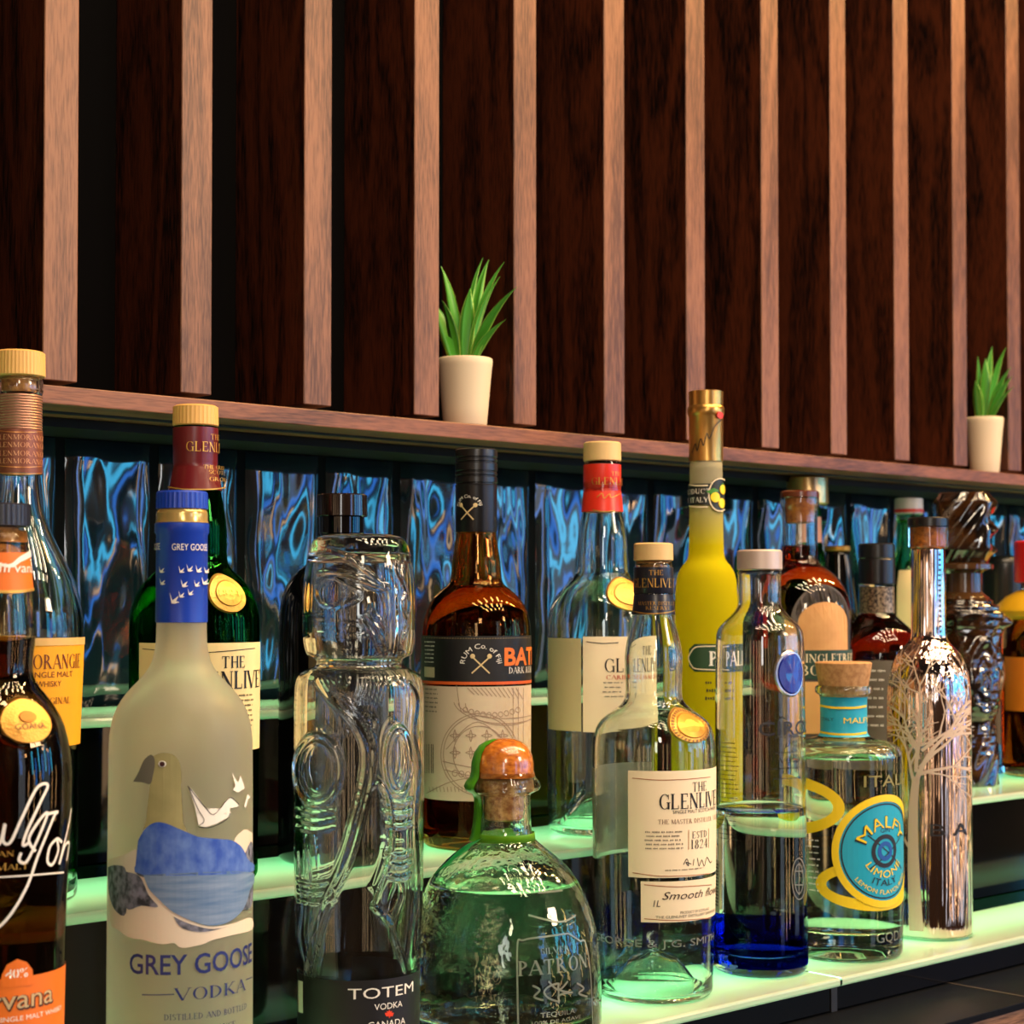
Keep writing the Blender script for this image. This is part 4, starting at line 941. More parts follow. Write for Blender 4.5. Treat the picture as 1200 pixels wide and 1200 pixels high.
def branch(x, y, a, ln, wd, dep):
    pts = [(x, y)]; n = 4
    for i in range(n):
        a += rt.uniform(-.16, .16); x += ln / n * math.sin(a); y -= ln / n * math.cos(a); pts.append((x, y))
        if dep < 4 and wd > .9 and i > 0 and rt.random() < .62: branch(x, y, a + rt.choice((-1, 1)) * rt.uniform(.45, .95), ln * rt.uniform(.5, .72), wd * .62, dep + 1)
    tl.append((pts, wd, max(.6, wd * .55)))
    if dep < 4 and wd > .9:
        branch(x, y, a + rt.uniform(.15, .5), ln * .7, wd * .62, dep + 1); branch(x, y, a - rt.uniform(.15, .5), ln * .7, wd * .62, dep + 1)
trunk = [(1073, 1092), (1071, 1040), (1070, 990), (1071, 940), (1074, 912)]
tl.append((trunk, 17, 8)); branch(1074, 915, .35, 62, 6, 0); branch(1072, 918, -.3, 44, 4.2, 1); branch(1076, 908, 1.15, 42, 4, 1); branch(1078, 900, .75, 50, 4.4, 1); branch(1070, 1000, -.5, 44, 3.4, 2); branch(1079, 905, 1.5, 30, 2.6, 2); branch(1074, 905, .05, 60, 4.6, 1)
rt.seed(9); branch(1080, 880, .9, 50, 3.6, 2); branch(1077, 890, -.12, 50, 3.4, 2)
trp = []
for pts, a, b in tl:
    q = [B.px2(max(B.cx - 47, min(B.cx + 47, x)), y) for x, y in smooth2(pts, 3)]; trp += ribbon2(q, (a * B.k, b * B.k))
B.flat('tree_print', trp, pbr('frosted white print', (206, 184, 164), .6), off=.0004)
B.text('brand_lettering', 'B A', 1113, 972, 15, K_dk, width=50)
B.strokes('edge_print', [[(1101, y), (1103, y)] for y in range(650, 748, 6)], K_dk, 2.4, R=20.5 * B.k)
# ================================================================ second row, on the middle shelf
# --- orange-label single malt, far left
B = Bottle('whisky_bottle', 'tall curved clear whisky bottle with tan ribbed cap and orange label, far left', 20, YM, Z_MID, GRP_M)
B.body([(443, 26), (448, 28), (458, 28.4), (463, 26.6), (556, 24.6), (580, 26.5), (600, 30), (620, 37), (640, 46), (660, 56), (680, 65), (700, 71), (722, 75), (745, 76), (760, 75.6), (900, 71), (1000, 70), (1040, 70)], G_clear, floor=.008, punt=.02)
B.turned('cap', [(412.5, 27), (414.5, 30), (441, 30.4), (442.5, 28)], C_tan, ribs=44, rib=.025)
B.turned('neck_cork', [(443, 20), (460, 20)], C_cork)
M_cap = pbr('ribbed bronze capsule', (150, 104, 84), .35, metal=.35)
pts = []
y = 464
while y < 504: pts += [(y, 26.6), (y + 1.6, 27.4), (y + 2.6, 26.6)]; y += 3.2
c = B.turned('neck_sleeve', pts + [(505, 26.8), (556, 26.8), (556.4, 25)], M_cap)
on_neck(B, 26.9 * B.k)
B.patch('sleeve_print', rad(-170), rad(170), B.z(555), B.z(505), pbr('brown capsule print', (126, 70, 52), .4, metal=.3), parent=c, off=.0003)
for t, y in (('GLENMORANGIE', 512), ('GLENMORANGIE', 521), ('GLENMORANGIE', 531), ('GLENMORANGIE', 540)): B.text('lettering', t, 26, y, 6, pbr('copper ink', (206, 146, 104), .4), width=70, serif=True, parent=c)
for y in (505, 546, 554): B.strokes('copper_line', [[(-5, y), (10, y + 1.2), (30, y + 1.2), (46, y)]], pbr('copper', (210, 140, 80), .3, metal=.6), 1.1, parent=c)
off_neck(B)
l = wrap_label(B, -30, 748, 872, P_yellow, half=rad(95), center=rad(-20)); K_mar = pbr('maroon print', (96, 34, 20), .5)
B.patch('label_top_band', rad(-115), rad(75), B.z(757, B.R), B.z(748, B.R), pbr('pale gold band', (214, 176, 110), .5), parent=l, off=.0006)
B.text('lettering', 'GLENMORANGIE', 45, 776, 17, K_mar, width=130, serif=True, parent=l); B.text('lettering', 'SINGLE MALT', 60, 791, 7, K_mar, width=60, parent=l); B.text('lettering', 'WHISKY', 56, 802, 7, K_mar, width=32, parent=l)
B.text('small_lettering', 'ORIGINAL', 62, 822, 8, K_mar, width=50, parent=l, serif=True)

# --- green scotch bottle
B = Bottle('whisky_bottle', 'green glass whisky bottle with maroon neck sleeve and tan cap, behind the frosted bottle', 228, YM, Z_MID, GRP_M)
B.body([(500, 25), (505, 24), (548, 23.6), (560, 25), (578, 30), (600, 34), (620, 36.5), (648, 36.8), (662, 39), (674, 50), (687, 62), (706, 71), (726, 75), (760, 75.5), (1000, 74), (1012, 74)], glass('green bottle glass', (.06, .40, .10), 1.5), floor=.008, punt=.02, fill=690, liquid=glass('green shaded whisky', (.5, .62, .2), .905))
B.turned('cap', [(475.5, 23), (477.5, 26.4), (498.5, 26.8), (500, 25)], C_tan, ribs=34, rib=.025)
c = B.turned('neck_sleeve', [(502, 26.6), (543, 25.8), (547, 25.2), (549, 26), (570, 30), (575, 31.4), (575.4, 29.6)], pbr('maroon capsule', (98, 22, 28), .3))
on_neck(B, 27 * B.k)
B.text('lettering', 'THE', 251, 512, 6.5, K_goldm, width=18, serif=True, parent=c); B.text('lettering', 'GLENLIVET', 251, 524, 11.5, K_goldm, width=76, serif=True, parent=c)
for t, y, w_ in (('THE ORIGINAL', 548, 40), ('SCOTCH', 554, 30), ('GROWN', 562, 30)): B.text('lettering', t, 251, y, 4.6, K_goldm, width=w_, serif=True, parent=c, off=.0034 + (y - 548) * .0001)
B.strokes('gold_line', [[(204, 571), (215, 573.5), (228, 574), (243, 573.5), (255, 571)]], K_goldm, 1.4, parent=c, off=.0045)
off_neck(B)
B.disc('seal', 264, 695, 24, 23, K_goldm, off=.0008, thick=.0022, R=B.R_at_row(697)); B.disc('seal_ring', 264, 695, 16, 15, pbr('seal gold', (196, 150, 66), .4, metal=.6), off=.0032, thick=.0004, R=B.R_at_row(697))
B.text('seal_lettering', '1824', 264, 694, 7.5, K_goldm, width=26, off=.0040, R=B.R_at_row(697), serif=True)
l = wrap_label(B, 166, 753, 880, P_warm)
B.text('lettering', 'THE', 272, 776, 14, K_black, width=32, serif=True, parent=l, bold=.03); B.text('lettering', 'GLENLIVET', 274, 797, 21, K_black, width=132, serif=True, parent=l, bold=.03)
B.strokes('border_print', [[(170, 760), (230, 765), (296, 760)]], K_black, .9, parent=l); small_print(B, 'fine_print', 262, 296, 816, 850, 7, K_black, h=2.4, parent=l)
B.strokes('border_print', [[(236, 762), (236, 850)]], pbr('faint rule', (200, 176, 120), .6), .8, parent=l)

# --- black bottle behind the totem
B = Bottle('rum_bottle', 'opaque black bottle with glossy black cap behind the carved totem bottle', 400, .958, Z_MID, GRP_M)
M_opq = pbr('opaque black glass', (6, 6, 8), .06)
B.body([(606, 24), (650, 27), (662, 42), (676, 58), (692, 67), (712, 71.5), (740, 73), (1000, 73)], M_opq, cavity=False)
B.turned('cap', [(579.5, 28), (581, 30), (605, 30.5), (606, 28)], pbr('glossy dark brown cap', (26, 18, 16), .12, coat=.5)); B.turned('cap_skirt', [(606.5, 26.5), (625, 26.5), (626, 25)], M_opq)

# --- dark rum with black and cream label
B = Bottle('rum_bottle', 'amber rum bottle with ringed black screw cap and black and cream patterned label', 558, YM, Z_MID, GRP_M)
B.body([(571, 22), (625, 23.6), (640, 25.5), (660, 28.5), (678, 30), (684, 32), (690, 39), (700, 50), (714, 59), (728, 63), (745, 64), (940, 63), (985, 62)], glass('amber bottle glass', (.90, .58, .28), 1.5), fill=690, liquid=glass('dark rum', (.55, .20, .04), .905))
pts = [(526.5, 22), (528, 24.8), (534, 25)]
for y in (536, 541, 552, 557, 566): pts += [(y, 25), (y + 1, 23.8), (y + 2, 23.8), (y + 3, 25)]
c = B.turned('cap', pts + [(572, 24.6), (622, 24.4), (624, 24)], C_black)
on_neck(B, 24.8 * B.k)
B.strokes('crossed_sticks', [[(541, 592), (555, 609)], [(557, 592), (541, 609)]], pbr('beige print', (214, 190, 140), .5), 1.6, parent=c, off=.0006)
for x, y in ((541, 592), (557, 592)): B.disc('stick_knob', x, y, 2.6, 2.6, pbr('beige knob print', (214, 190, 140), .5), off=.0006, thick=.0002, parent=c, n=12, R=B.R)
B.text('lettering', 'RUM Co. of Fiji', 549, 582, 4, K_white, width=38, arc=15, parent=c, off=.0008)
off_neck(B)
l = wrap_label(B, 494, 744, 799, P_black, half=rad(150))
B.text('lettering', 'BATI', 612, 769, 21, P_orange, width=62, parent=l, bold=.03); B.text('lettering', 'DARK RUM', 612, 785, 7.5, K_white, width=50, serif=True, parent=l)
B.text('lettering', 'RUM Co. of Fiji', 564, 758, 6, K_white, width=62, arc=21, parent=l); B.strokes('crossed_sticks', [[(554, 770), (573, 789)], [(573, 770), (553, 789)]], pbr('beige stick print', (214, 190, 140), .5), 1.6, parent=l, off=.0007)
for x, y in ((554, 769), (573, 769)): B.disc('stick_knob', x, y, 2.8, 2.8, pbr('knob print', (214, 190, 140), .5), off=.0006, thick=.0002, parent=l, n=12, R=B.R)
small_print(B, 'fine_print', 499, 512, 752, 776, 6, K_white, h=1.7, parent=l, seed=31); B.pxpoly('print_box', [[(499, 781), (511, 782), (511, 794), (499, 793)]], pbr('pale print', (186, 176, 140), .5), off=.0006, parent=l)
B.strokes('dotted_edge', [[(x, 747 + 1.2 * math.sin((x - 494) / 128 * 3.14)), (x + 1.4, 747 + 1.2 * math.sin((x - 494) / 128 * 3.14))] for x in range(498, 620, 3)], pbr('beige dots', (150, 130, 90), .5), .9, parent=l)
P_sand = pbr('sand paper', (206, 186, 160), .6)
l = wrap_label(B, 494, 801, 930, P_sand, half=rad(150)); B.patch('orange_edge', rad(-150), rad(150), B.z(802.5, B.R), B.z(799, B.R), pbr('orange line', (214, 90, 30), .5), parent=l, off=.0005)
K_tap = pbr('taupe print', (158, 132, 112), .6)
pat = [ell(562, 884, 44, 48), ell(562, 884, 41, 45), ell(562, 884, 30, 33), ell(590, 824, 52, 18, 180, 360), ell(590, 824, 44, 26, 180, 360), ell(590, 818, 58, 30, 190, 350), [(536, 803), (540, 830), (544, 836)], [(524, 878), (560, 846), (600, 880)], [(520, 892), (562, 900), (604, 892)], [(522, 902), (562, 910), (602, 902)], [(606, 806), (606, 925)], [(612, 806), (612, 925)], [(600, 806), (600, 925)], [(500, 930), (530, 916), (560, 912), (612, 918)]]
for i in range(10): pat.append(ell(534 + 7.4 * i, 906 + 3 * math.sin(i * .35), 3, 3.6, n=8)); pat.append(ell(546 + 6.6 * i, 832 + 6 * math.sin(i * .35), 2.6, 3, n=8))
for i in range(8):
    x, y = 534 + 18 * (i % 4), 862 + 20 * (i // 4); pat += [[(x - 6, y), (x, y - 2), (x + 6, y), (x, y + 2), (x - 6, y)], [(x, y - 7), (x + 1.6, y), (x, y + 7), (x - 1.6, y), (x, y - 7)]]
for i in range(26): pat.append([(504 + 4.2 * i, 922), (505 + 4.2 * i, 928)])
for i in range(12): pat.append([(548 + 5 * i, 806), (556 + 5 * i, 814 + .5 * i)])
B.strokes('woven_pattern_print', pat, K_tap, .9, parent=l)
small_print(B, 'fine_print', 499, 516, 807, 834, 6, K_dk, h=2, parent=l, seed=33)
B.strokes('barcode', [[(x, 872), (x, 906)] for x in (499, 501.5, 504, 507, 509)], K_black, 1.3, parent=l)

# --- red sleeve glenlivet
B = Bottle('whisky_bottle', 'clear whisky bottle with red neck sleeve, cream cap and two ivory labels, second row', 706, .944, Z_MID, GRP_M)
B.body([(541, 20.5), (546, 21.5), (598, 23), (612, 26), (632, 29), (660, 30), (672, 31.5), (681, 38), (690, 47), (700, 55), (712, 61), (728, 64), (746, 65), (940, 64.5), (972, 63)], G_flint, floor=.006, punt=.026)
B.turned('cap', [(518.5, 20), (520, 22), (540, 22.4), (541, 21)], C_cream, ribs=30, rib=.015)
c = B.turned('neck_sleeve', [(545, 22.2), (572, 22.2), (573.5, 21.6), (575, 22.2), (600, 24.6), (600.4, 23)], pbr('red capsule', (212, 46, 26), .35))
on_neck(B, 23.2 * B.k)
B.text('lettering', 'GLENLIVET', 722, 564, 8.5, K_gold, width=60, serif=True, parent=c); B.text('lettering', 'THE', 722, 555, 5, K_gold, width=14, serif=True, parent=c)
B.strokes('signature', [[(700, 583), (706, 578), (708, 584), (714, 579), (716, 583), (727, 578)], [(695, 597), (707, 599.5), (720, 598.5)]], K_gold, 1, parent=c, off=.001)
off_neck(B)
l = wrap_label(B, 684, 746, 858, P_cream)
B.text('lettering', 'THE', 752, 762, 10, K_black, width=24, serif=True, parent=l); B.text('lettering', 'GLENLIVET', 753, 779, 16, K_black, width=100, serif=True, parent=l); B.text('lettering', 'CARIBBEAN RESERVE', 750, 793, 5, K_red, width=88, serif=True, parent=l)
B.strokes('border_print', [[(688, 752), (706, 754), (724, 753)]], K_dk, .9, parent=l); small_print(B, 'fine_print', 706, 730, 800, 816, 4, K_dk, h=1.6, parent=l, seed=41)
B.patch('side_label', B.az(643, B.R), B.az(682, B.R), B.z(853), B.z(747), pbr('ivory side label', (196, 186, 140), .6), off=.0003)
B.disc('seal', 736, 696, 28, 20, K_gold, off=.0006, thick=.0016, R=B.R_at_row(698)); B.disc('seal_centre', 736, 696, 19, 13, K_goldm, off=.0024, thick=.0004, R=B.R_at_row(698))

# --- yellow limoncello
B = Bottle('liqueur_bottle', 'slender frosted yellow lemon liqueur bottle with tall gold foil neck', 828, YM, Z_MID, GRP_M)
def limon_mat():
    m, n, L, o = newmat('frosted yellow liqueur'); g = n.new('ShaderNodeBsdfGlass'); g.inputs['Roughness'].default_value = .4; g.inputs['IOR'].default_value = 1.4
    d = n.new('ShaderNodeBsdfDiffuse'); t = n.new('ShaderNodeBsdfTranslucent'); tc = n.new('ShaderNodeTexCoord'); sp = n.new('ShaderNodeSeparateXYZ'); L.new(tc.outputs['Object'], sp.inputs[0])
    mr = n.new('ShaderNodeMapRange'); mr.inputs[1].default_value = B.zs(640); mr.inputs[2].default_value = B.zs(578); L.new(sp.outputs[2], mr.inputs[0])
    r = n.new('ShaderNodeValToRGB'); r.color_ramp.elements[0].color = lin((222, 210, 28)); r.color_ramp.elements[1].color = lin((196, 190, 160)); L.new(mr.outputs[0], r.inputs[0])
    for q in (g, d, t): L.new(r.outputs[0], q.inputs[0])
    a = n.new('ShaderNodeMixShader'); a.inputs[0].default_value = .45; L.new(d.outputs[0], a.inputs[1]); L.new(t.outputs[0], a.inputs[2])
    b = n.new('ShaderNodeMixShader'); b.inputs[0].default_value = .75; L.new(g.outputs[0], b.inputs[1]); L.new(a.outputs[0], b.inputs[2]); L.new(b.outputs[0], o.inputs[0]); return m
B.body([(541, 19), (600, 19.6), (645, 20.5), (655, 22), (663, 28), (672, 33), (686, 35.6), (710, 36.5), (900, 36.5), (960, 36)], limon_mat(), cavity=False)
c = B.turned('foil_cap', [(458.5, 18), (459.5, 20.4), (476, 20), (477, 20.8), (480, 21.6), (484, 21.6), (487, 20.8), (489, 20), (541, 20), (541.4, 18.8)], pbr('gold foil cap', (204, 156, 84), .28, metal=.9))
on_neck(B, 20.2 * B.k)
B.strokes('signature', [[(812, 531), (816, 520), (818, 528), (822, 514), (825, 522), (829, 508), (832, 514), (838, 500), (846, 492)]], K_black, 1, parent=c, off=.0004)
B.disc('red_seal', 843, 487, 5, 4.5, K_red, off=.001, thick=.001, parent=c, n=16, R=B.R)
B.patch('neck_label', rad(-160), rad(160), B.z(593), B.z(568), pbr('black neck band', (20, 28, 22), .45), off=.0004)
B.disc('lemon_badge', 843, 580, 15, 20, pbr('badge black', (20, 28, 22), .45), off=.0006, thick=.0003, R=B.R)
for y in (568, 593): B.strokes('cream_line', [[(809, y), (818, y + 1), (830, y + 1)]], P_cream, 1.4, off=.0008)
B.strokes('cream_line', [ell(843, 580, 12, 19)], P_cream, 1.2, off=.0011)
B.text('lettering', 'PRODUCT', 814, 576, 6, K_white, width=40, serif=True, off=.0008); B.text('lettering', 'OF ITALY', 814, 586, 6, K_white, width=36, serif=True, off=.0008)
for x, y in ((838, 583), (845, 590), (846, 574)): B.disc('lemon_print', x, y, 6, 6, K_yel, off=.0012, thick=.0004, n=16, R=B.R)
B.pxpoly('leaf_print', [[(828, 576), (836, 572), (842, 575), (834, 580)], [(842, 570), (846, 566), (847, 574)]], pbr('leaf print', (60, 130, 40), .5), off=.0014)
off_neck(B)
l = B.flat('label', [[(B.px2(834, 771)[0] + q * B.k, B.px2(834, 771)[1] + r_ * B.k) for q, r_ in ((-27, 10), (-20, 16), (20, 16), (60, 16), (66, 10), (66, -10), (60, -16), (-20, -16), (-27, -10))]], pbr('dark green label', (28, 62, 36), .45), off=.0004)
B.strokes('label_rim', [[(812, 762), (808, 771), (812, 781), (818, 784), (840, 785)], [(812, 762), (818, 758), (840, 757)]], P_cream, 1.2, parent=l, off=.0008)
B.text('lettering', 'PALLINI', 862, 771, 17, K_white, width=82, serif=True, parent=l, bold=.05); small_print(B, 'fine_print', 826, 850, 800, 818, 3, K_dk, h=4, seed=45)

# --- singletree bourbon
B = Bottle('bourbon_bottle', 'red bourbon bottle with cork and arched tan label, right of the yellow bottle', 938, YM, Z_MID, GRP_M)
B.body([(577, 20), (579, 22), (590, 22.6), (594, 22), (598, 20.5), (656, 21), (662, 25), (670, 36), (682, 48), (696, 55), (716, 59), (740, 60), (900, 60), (950, 59)], G_clear, fill=640, liquid=glass('red bourbon', (.66, .16, .05), .905), shape=None)
B.turned('cork', [(578, 17), (612, 16.5), (613, 14)], pbr('orange cork', (186, 110, 34), .6, noise=((300, 300, 300), (130, 66, 20), .2)))
B.turned('stopper_cap', [(575.5, 20), (577, 22.6), (583, 22.8), (584, 21)], pbr('brown stopper', (86, 40, 20), .25, coat=.4))
x, z = B.px2(968, 740); arch = []
q = B.k
arch = [(x - 34 * q, B.z(780, B.R)), (x + 34 * q, B.z(780, B.R)), (x + 34 * q, B.z(730, B.R))] + [(x + 34 * q * math.cos(rad(a)), B.z(730, B.R) + 24 * q * math.sin(rad(a))) for a in range(10, 180, 10)] + [(x - 34 * q, B.z(730, B.R))]
big = [(x - 42 * q, B.z(900, B.R)), (x + 42 * q, B.z(900, B.R)), (x + 42 * q, B.z(728, B.R))] + [(x + 42 * q * math.cos(rad(a)), B.z(728, B.R) + 42 * q * math.sin(rad(a))) for a in range(10, 180, 10)] + [(x - 42 * q, B.z(728, B.R))]
l = B.flat('label', [big], pbr('slate label', (84, 76, 72), .5), off=.0003); B.flat('arch_panel', [arch], pbr('aged tan paper', (216, 164, 104), .6, noise=((60, 60, 60), (190, 136, 80), .3)), off=.0006, parent=l)
B.patch('green_band', B.az(943, B.R), B.az(996, B.R), B.z(796, B.R), B.z(762, B.R), pbr('bottle green print', (30, 62, 50), .5), parent=l, off=.0009)
B.text('lettering', 'SINGLETREE', 974, 771, 10, P_cream, width=78, serif=True, parent=l, off=.0012); B.text('lettering', 'BOURBON', 974, 785, 12, P_cream, width=74, serif=True, parent=l, off=.0012)
B.patch('tan_panel', B.az(943, B.R), B.az(996, B.R), B.z(860, B.R), B.z(799, B.R), pbr('tan paper', (216, 164, 104), .6), parent=l, off=.0007)

# --- red-brown bottle with black cap
B = Bottle('rum_bottle', 'round-shouldered red-brown rum bottle with black cap and silvery neck, right of the bourbon', 1028, .955, Z_MID, GRP_M)
B.body([(685, 19.5), (718, 20.5), (726, 27), (736, 38), (750, 47), (766, 51), (800, 52), (945, 51)], G_clear, fill=722, liquid=glass('mahogany rum', (.50, .08, .03), .905))
B.turned('cap', [(637, 19), (638.5, 21), (654, 21.2), (655, 20.4), (656, 21.2), (684, 21.2), (685, 20)], C_black)
B.disc('cap_mark', 1038, 660, 2.6, 4, K_goldm, off=.001, thick=.0002, n=4, R=21 * B.k)
B.band('neck_lace', 688, 718, pbr('mottled silver band', (150, 130, 104), .4, metal=.4, noise=((420, 420, 420), (40, 32, 26), .12)), off=.0004)
l = wrap_label(B, 1006, 774, 900, pbr('grey brown label', (92, 84, 72), .6)); small_print(B, 'fine_print', 1008, 1040, 786, 850, 7, K_white, h=2.4, parent=l, seed=51)

# --- black glass totem bottle, right
B = Bottle('tequila_bottle', 'glossy black bottle cast as a carved stone idol with big square head, right side', 1130, .962, Z_MID, GRP_M)
M_obs = pbr('black gold glass', (10, 7, 6), .10, spec=.8, coat=.6, noise=((50, 50, 50), (56, 32, 12), .08))
k = B.k
def obs_shape(u0):
    def f(a, z):
        return 1
    return f
B.prof = [(40 * k, 1), (40 * k, 0)]; B.R = 40 * k
hd = []
zA, zB = B.zs(578), B.zs(668)
V, Fc = [], []; NA, NZ = 72, 60
for j in range(NZ + 1):
    t = j / NZ; z = zA + (zB - zA) * t
    base = 36 * (1 - max(0, .12 - t) * 1.6) * (1 if t < .74 else 1 - (t - .74) * 1.3)
    for i in range(NA):
        a = 2 * math.pi * i / NA; u = a
        sq = 1 / max(abs(math.cos(u - B.beta)), abs(math.sin(u - B.beta))) ** .55
        rl = 0; df = ((u - B.beta - rad(90) + math.pi) % (2 * math.pi)) - math.pi
        g = math.exp(-(df / .5) ** 2)
        rl += g * (8 * math.exp(-((t - .48) / .07) ** 2) + 6 * math.exp(-((t - .14) / .10) ** 2) + 4 * math.exp(-((t - .76) / .05) ** 2) - 5 * math.exp(-((t - .32) / .05) ** 2) - 4 * math.exp(-((t - .62) / .05) ** 2))
        rl += 1.8 * math.sin(5 * u + 4 * t) * math.sin(13 * t + 3 * u) + .5 * math.sin(11 * u + 20 * t)
        r = (base * sq * .92 + rl) * k; V.append((r * math.sin(u), -r * math.cos(u), z))
for j in range(NZ):
    for i in range(NA): i2 = (i + 1) % NA; Fc.append((j * NA + i, (j + 1) * NA + i, (j + 1) * NA + i2, j * NA + i2))
Fc.append(tuple(range(NA))); Fc.append(tuple(NZ * NA + i for i in range(NA))[::-1])
mesh('idol_head', V, Fc, M_obs, B.root, smooth=True)
B.turned('neck_collar', [(660, 30), (662, 34), (667, 34), (669, 24), (672, 21), (694, 21.5), (698, 26), (702, 30)], pbr('bronze glass', (70, 46, 24), .15, coat=.5))
V, Fc = [], []; zA, zB = B.zs(698), .0; NZ = 110
for j in range(NZ + 1):
    t = j / NZ; z = zA + (zB - zA) * t; py = 698 + (925 - 698) * t
    base = pchip([698, 706, 722, 740, 760, 800, 835, 850, 870, 890, 925], [26, 34, 48, 44, 42, 44, 40, 35, 38, 41, 41], 20)
    b0 = min(base, key=lambda p: abs(p[0] - py))[1]
    for i in range(NA):
        u = 2 * math.pi * i / NA; df = ((u - B.beta - rad(35) + math.pi) % (2 * math.pi)) - math.pi
        rl = 0
        e = ((df / .42) ** 2 + ((py - 795) / 42) ** 2) ** .5
        rl += 4.5 * math.exp(-((e - 1) / .16) ** 2) + 2.5 * math.exp(-((e - .55) / .12) ** 2)
        ds = ((u - B.beta - rad(88) + math.pi) % (2 * math.pi)) - math.pi
        rl += 11 * math.exp(-(ds / .28) ** 2) * math.exp(-((py - 730 - 4 * ds) / 7) ** 2) + 6 * math.exp(-(ds / .3) ** 2) * math.exp(-((py - 790) / 24) ** 2)
        rl += 1.3 * math.sin(5 * u + py * .05) * math.sin(py * .11 + 2 * math.sin(3 * u)) + .6 * math.sin(11 * u + py * .2)
        r = (b0 * .95 + rl) * k; V.append((r * math.sin(u), -r * math.cos(u), z))
for j in range(NZ):
    for i in range(NA): i2 = (i + 1) % NA; Fc.append((j * NA + i, (j + 1) * NA + i, (j + 1) * NA + i2, j * NA + i2))
Fc.append(tuple(range(NA))); Fc.append(tuple(NZ * NA + i for i in range(NA))[::-1])
mesh('idol_body', V, Fc, M_obs, B.root, smooth=True)

# --- amber bottle cut by the right edge
B = Bottle('whisky_bottle', 'amber bottle with bright red cap and orange label, cut by the right frame edge', 1224, .955, Z_MID, GRP_M)
B.body([(683, 26), (700, 27), (708, 34), (720, 44), (735, 49), (752, 50), (930, 49)], G_clear, fill=700, liquid=glass('tawny whisky', (.60, .22, .04), .905))
B.turned('cap', [(634, 31), (636, 33.4), (682, 33.6), (683, 30)], pbr('bright red cap', (206, 18, 22), .4), ribs=30, rib=.02)
B.turned('yellow_collar', [(692, 30), (700, 44), (712, 56), (716, 58), (722, 57), (726, 50)], pbr('yellow collar', (206, 160, 24), .4))
wrap_label(B, 1180, 770, 833, pbr('orange label', (206, 112, 20), .5))

# ================================================================ top step
GRP_T = 'bottles on the narrow top shelf step'
YT = 1.102
B = Bottle('spirit_bottle', 'bottle with polished champagne-gold cap, just behind the corked bourbon', 947, YT, Z_TOP, GRP_T)
B.body([(594, 15), (630, 16), (655, 20), (690, 24), (720, 27), (760, 28), (850, 28)], G_green, cavity=False)
B.turned('cap', [(559, 22), (561, 24), (590, 24.6), (592, 22)], pbr('champagne gold cap', (214, 176, 120), .28, metal=.9)); B.band('neck_label', 606, 636, pbr('pink neck label', (206, 150, 130), .6), off=.0004)
B = Bottle('wine_bottle', 'slim black bottle with thin gold ring on its neck, between bourbon and rum bottle', 982, 1.108, Z_TOP, GRP_T)
B.body([(646, 14), (660, 16), (690, 20), (715, 23), (760, 24), (850, 24)], M_opq, cavity=False); B.turned('gold_ring', [(640, 14), (641, 15), (645, 15), (646, 14)], K_gold)
B = Bottle('liqueur_bottle', 'clear green bottle with white and red cap behind the mirrored bottle neck', 1066, YT, Z_TOP, GRP_T)
B.body([(604, 14), (640, 15), (650, 17), (665, 24), (690, 30), (720, 31), (840, 31)], glass('pale green glass', (.55, .80, .55), 1.5))
c = B.turned('cap', [(584, 15), (585, 16.4), (602, 16.6), (603, 15)], pbr('white cap', (196, 190, 184), .4)); B.turned('red_stripe', [(597, 16.7), (598, 17), (600, 17), (601, 16.7)], K_red)
wrap_label(B, 1052, 668, 760, P_warm)
B = Bottle('liqueur_bottle', 'squat opaque black bottle on the top step beside the red-capped bottle, right edge', 1176, YT, Z_TOP, GRP_T)
B.body([(652, 24), (656, 28), (668, 29), (780, 29), (900, 29)], pbr('dark satin glass', (22, 26, 26), .25), cavity=False)

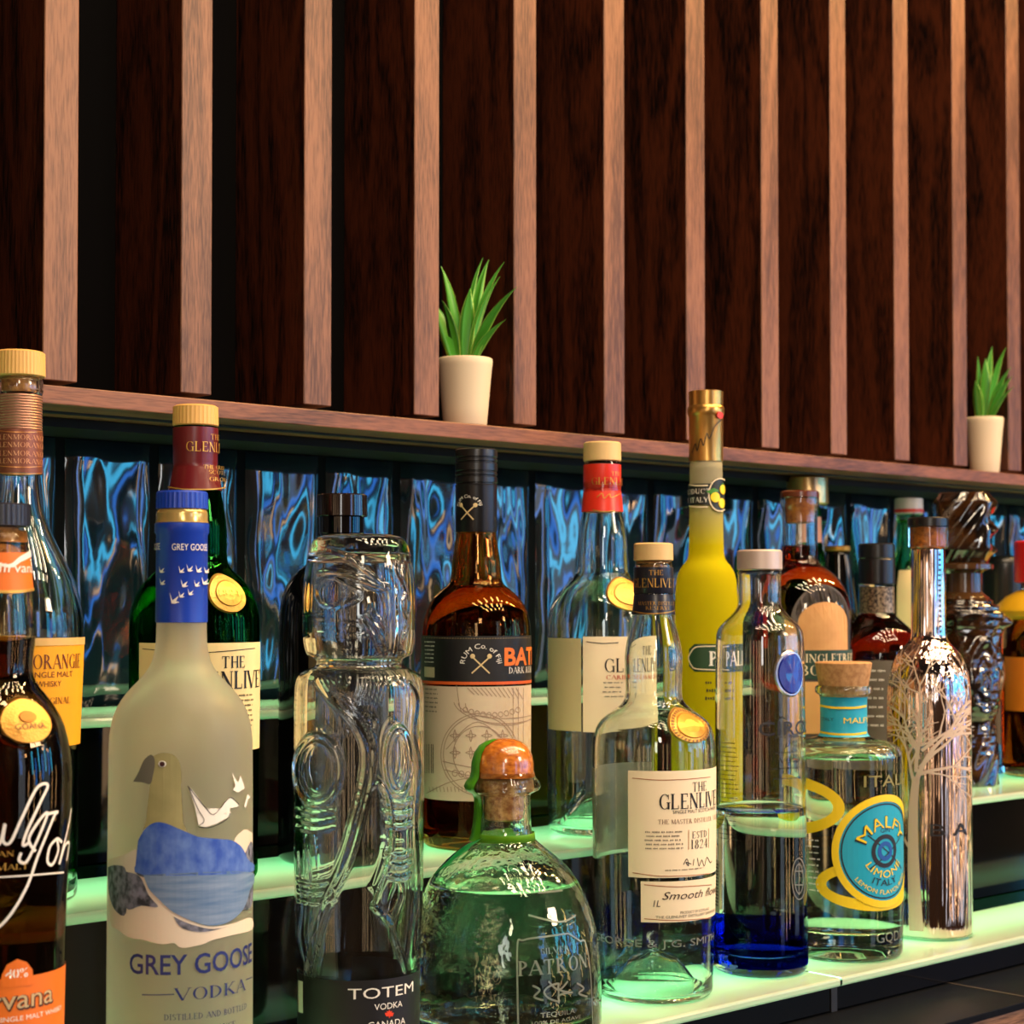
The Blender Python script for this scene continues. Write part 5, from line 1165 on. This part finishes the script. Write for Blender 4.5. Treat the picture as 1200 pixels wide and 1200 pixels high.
# ================================================================ potted plants on the ledge
M_pot = pbr('cream pot', (212, 194, 166), .6)
def leaf_m():
    m, n, L, o = newmat('succulent leaf'); b = n.new('ShaderNodeBsdfPrincipled'); L.new(b.outputs[0], o.inputs[0])
    b.inputs['Base Color'].default_value = lin((110, 180, 50)); b.inputs['Roughness'].default_value = .42; b.inputs['Subsurface Weight'].default_value = 0
    at = n.new('ShaderNodeAttribute'); at.attribute_name = 'edge'; r = n.new('ShaderNodeValToRGB')
    r.color_ramp.elements[0].color = lin((70, 150, 38)); r.color_ramp.elements[1].color = lin((176, 214, 90)); r.color_ramp.elements[0].position = .75; L.new(at.outputs['Fac'], r.inputs[0]); L.new(r.outputs[0], b.inputs['Base Color']); return m
M_leaf = leaf_m()
Z_LEDGE = .1424
def plant(cx, cyb, Y, hw_top, hw_bot, h_px, leaves, label, seed):
    p = at_y(cx, cyb, Y); d = p.dot(FW); k = d / F; root = thing('potted_plant', (p.x, p.y, Z_LEDGE), label, 'potted plant', 'small potted plants on the ledge')
    h = h_px * k; rt_, rb = hw_top * k, hw_bot * k
    prof = [(rt_ * .90, h - .010), (rt_ * .93, h - .001), (rt_ * .97, h), (rt_, h - .001), (rt_ * .985, h - .006)] + [(rt_ + (rb - rt_) * t, h * (1 - t)) for t in (.25, .5, .75, .97)] + [(rb * .96, 0)]
    V, Fc = lathe([(.001, h - .010)] + prof, 40); mesh('pot', V, Fc, M_pot, root, smooth=True)
    r = random.Random(seed)
    for (tx, ty, wd, dy, bx_) in leaves:
        # leaf from near the pot centre to a picture tip, bending outwards
        tip = at_d(tx, ty, d + dy) - root.location; base = Vector((0, 0, h - .004)) + RT * (bx_ * k)
        dv = tip - base; mid = base + Vector((dv.x * .22, dv.y * .22, dv.z * .68))
        dirh = (tip - base); dirh.z = 0; side = dirh.cross(UPW); side = side.normalized() if side.length > 1e-4 else FW
        side = (side * .55 + RT * (.75 if side.dot(RT) >= 0 else -.75)).normalized()
        V, Fc, E = [], [], []; n = 12
        for i in range(n + 1):
            t = i / n; c = base * (1 - t) ** 2 + mid * (2 * t * (1 - t)) + tip * t * t
            w_ = wd * k * .86 * (.55 + 1.5 * t * (1 - t) * 1.35) * (1 - t ** 3) * .55 + .0002
            up_ = (tip - base).normalized().cross(side).normalized()
            for q, s_ in enumerate((-1, -.6, 0, .6, 1)):
                V.append(c + side * (w_ * s_) + up_ * (w_ * .35 * s_ * s_)); E.append(abs(s_))
            V.append(c - up_ * (w_ * .16)); E.append(0)
        for i in range(n):
            for q in range(4): Fc.append((i * 6 + q, i * 6 + q + 1, i * 6 + 7 + q, i * 6 + 6 + q))
            Fc.append((i * 6 + 4, i * 6 + 5, i * 6 + 11, i * 6 + 10)); Fc.append((i * 6 + 5, i * 6, i * 6 + 6, i * 6 + 11))
        o = mesh('leaf', V, Fc, M_leaf, root, smooth=True)
        at = o.data.attributes.new('edge', 'FLOAT', 'POINT'); at.data.foreach_set('value', E)
plant(545, 500, 1.062, 32.5, 25.5, 80, [(518, 352, 15, -.004, -8), (566, 302, 9, .012, -4), (573, 304, 17, .016, 2), (551, 338, 20, -.008, 0), (591, 307, 10, -.012, 4), (586, 324, 8, -.008, 6), (606, 336, 14, -.034, 8), (593, 374, 12, -.018, 9), (517, 312, 15, .01, -6), (504, 352, 26, .006, -10), (494, 345, 14, .022, -8), (520, 330, 13, .02, -3)],
      'cream pot with spiky green succulent between slats, left of the screen centre', 3)
plant(1154, 556, 1.063, 22, 16.5, 66, [(1163, 406, 13, .01, 0), (1179, 407, 10, -.022, 4), (1185, 430, 9, -.034, 5), (1186, 441, 12, -.036, 6), (1188, 453, 8, -.040, 7), (1146, 418, 11, .0, -3), (1143, 446, 13, -.002, -5), (1155, 420, 14, -.004, 0)],
      'cream pot with spiky green succulent at the right end of the ledge', 4)
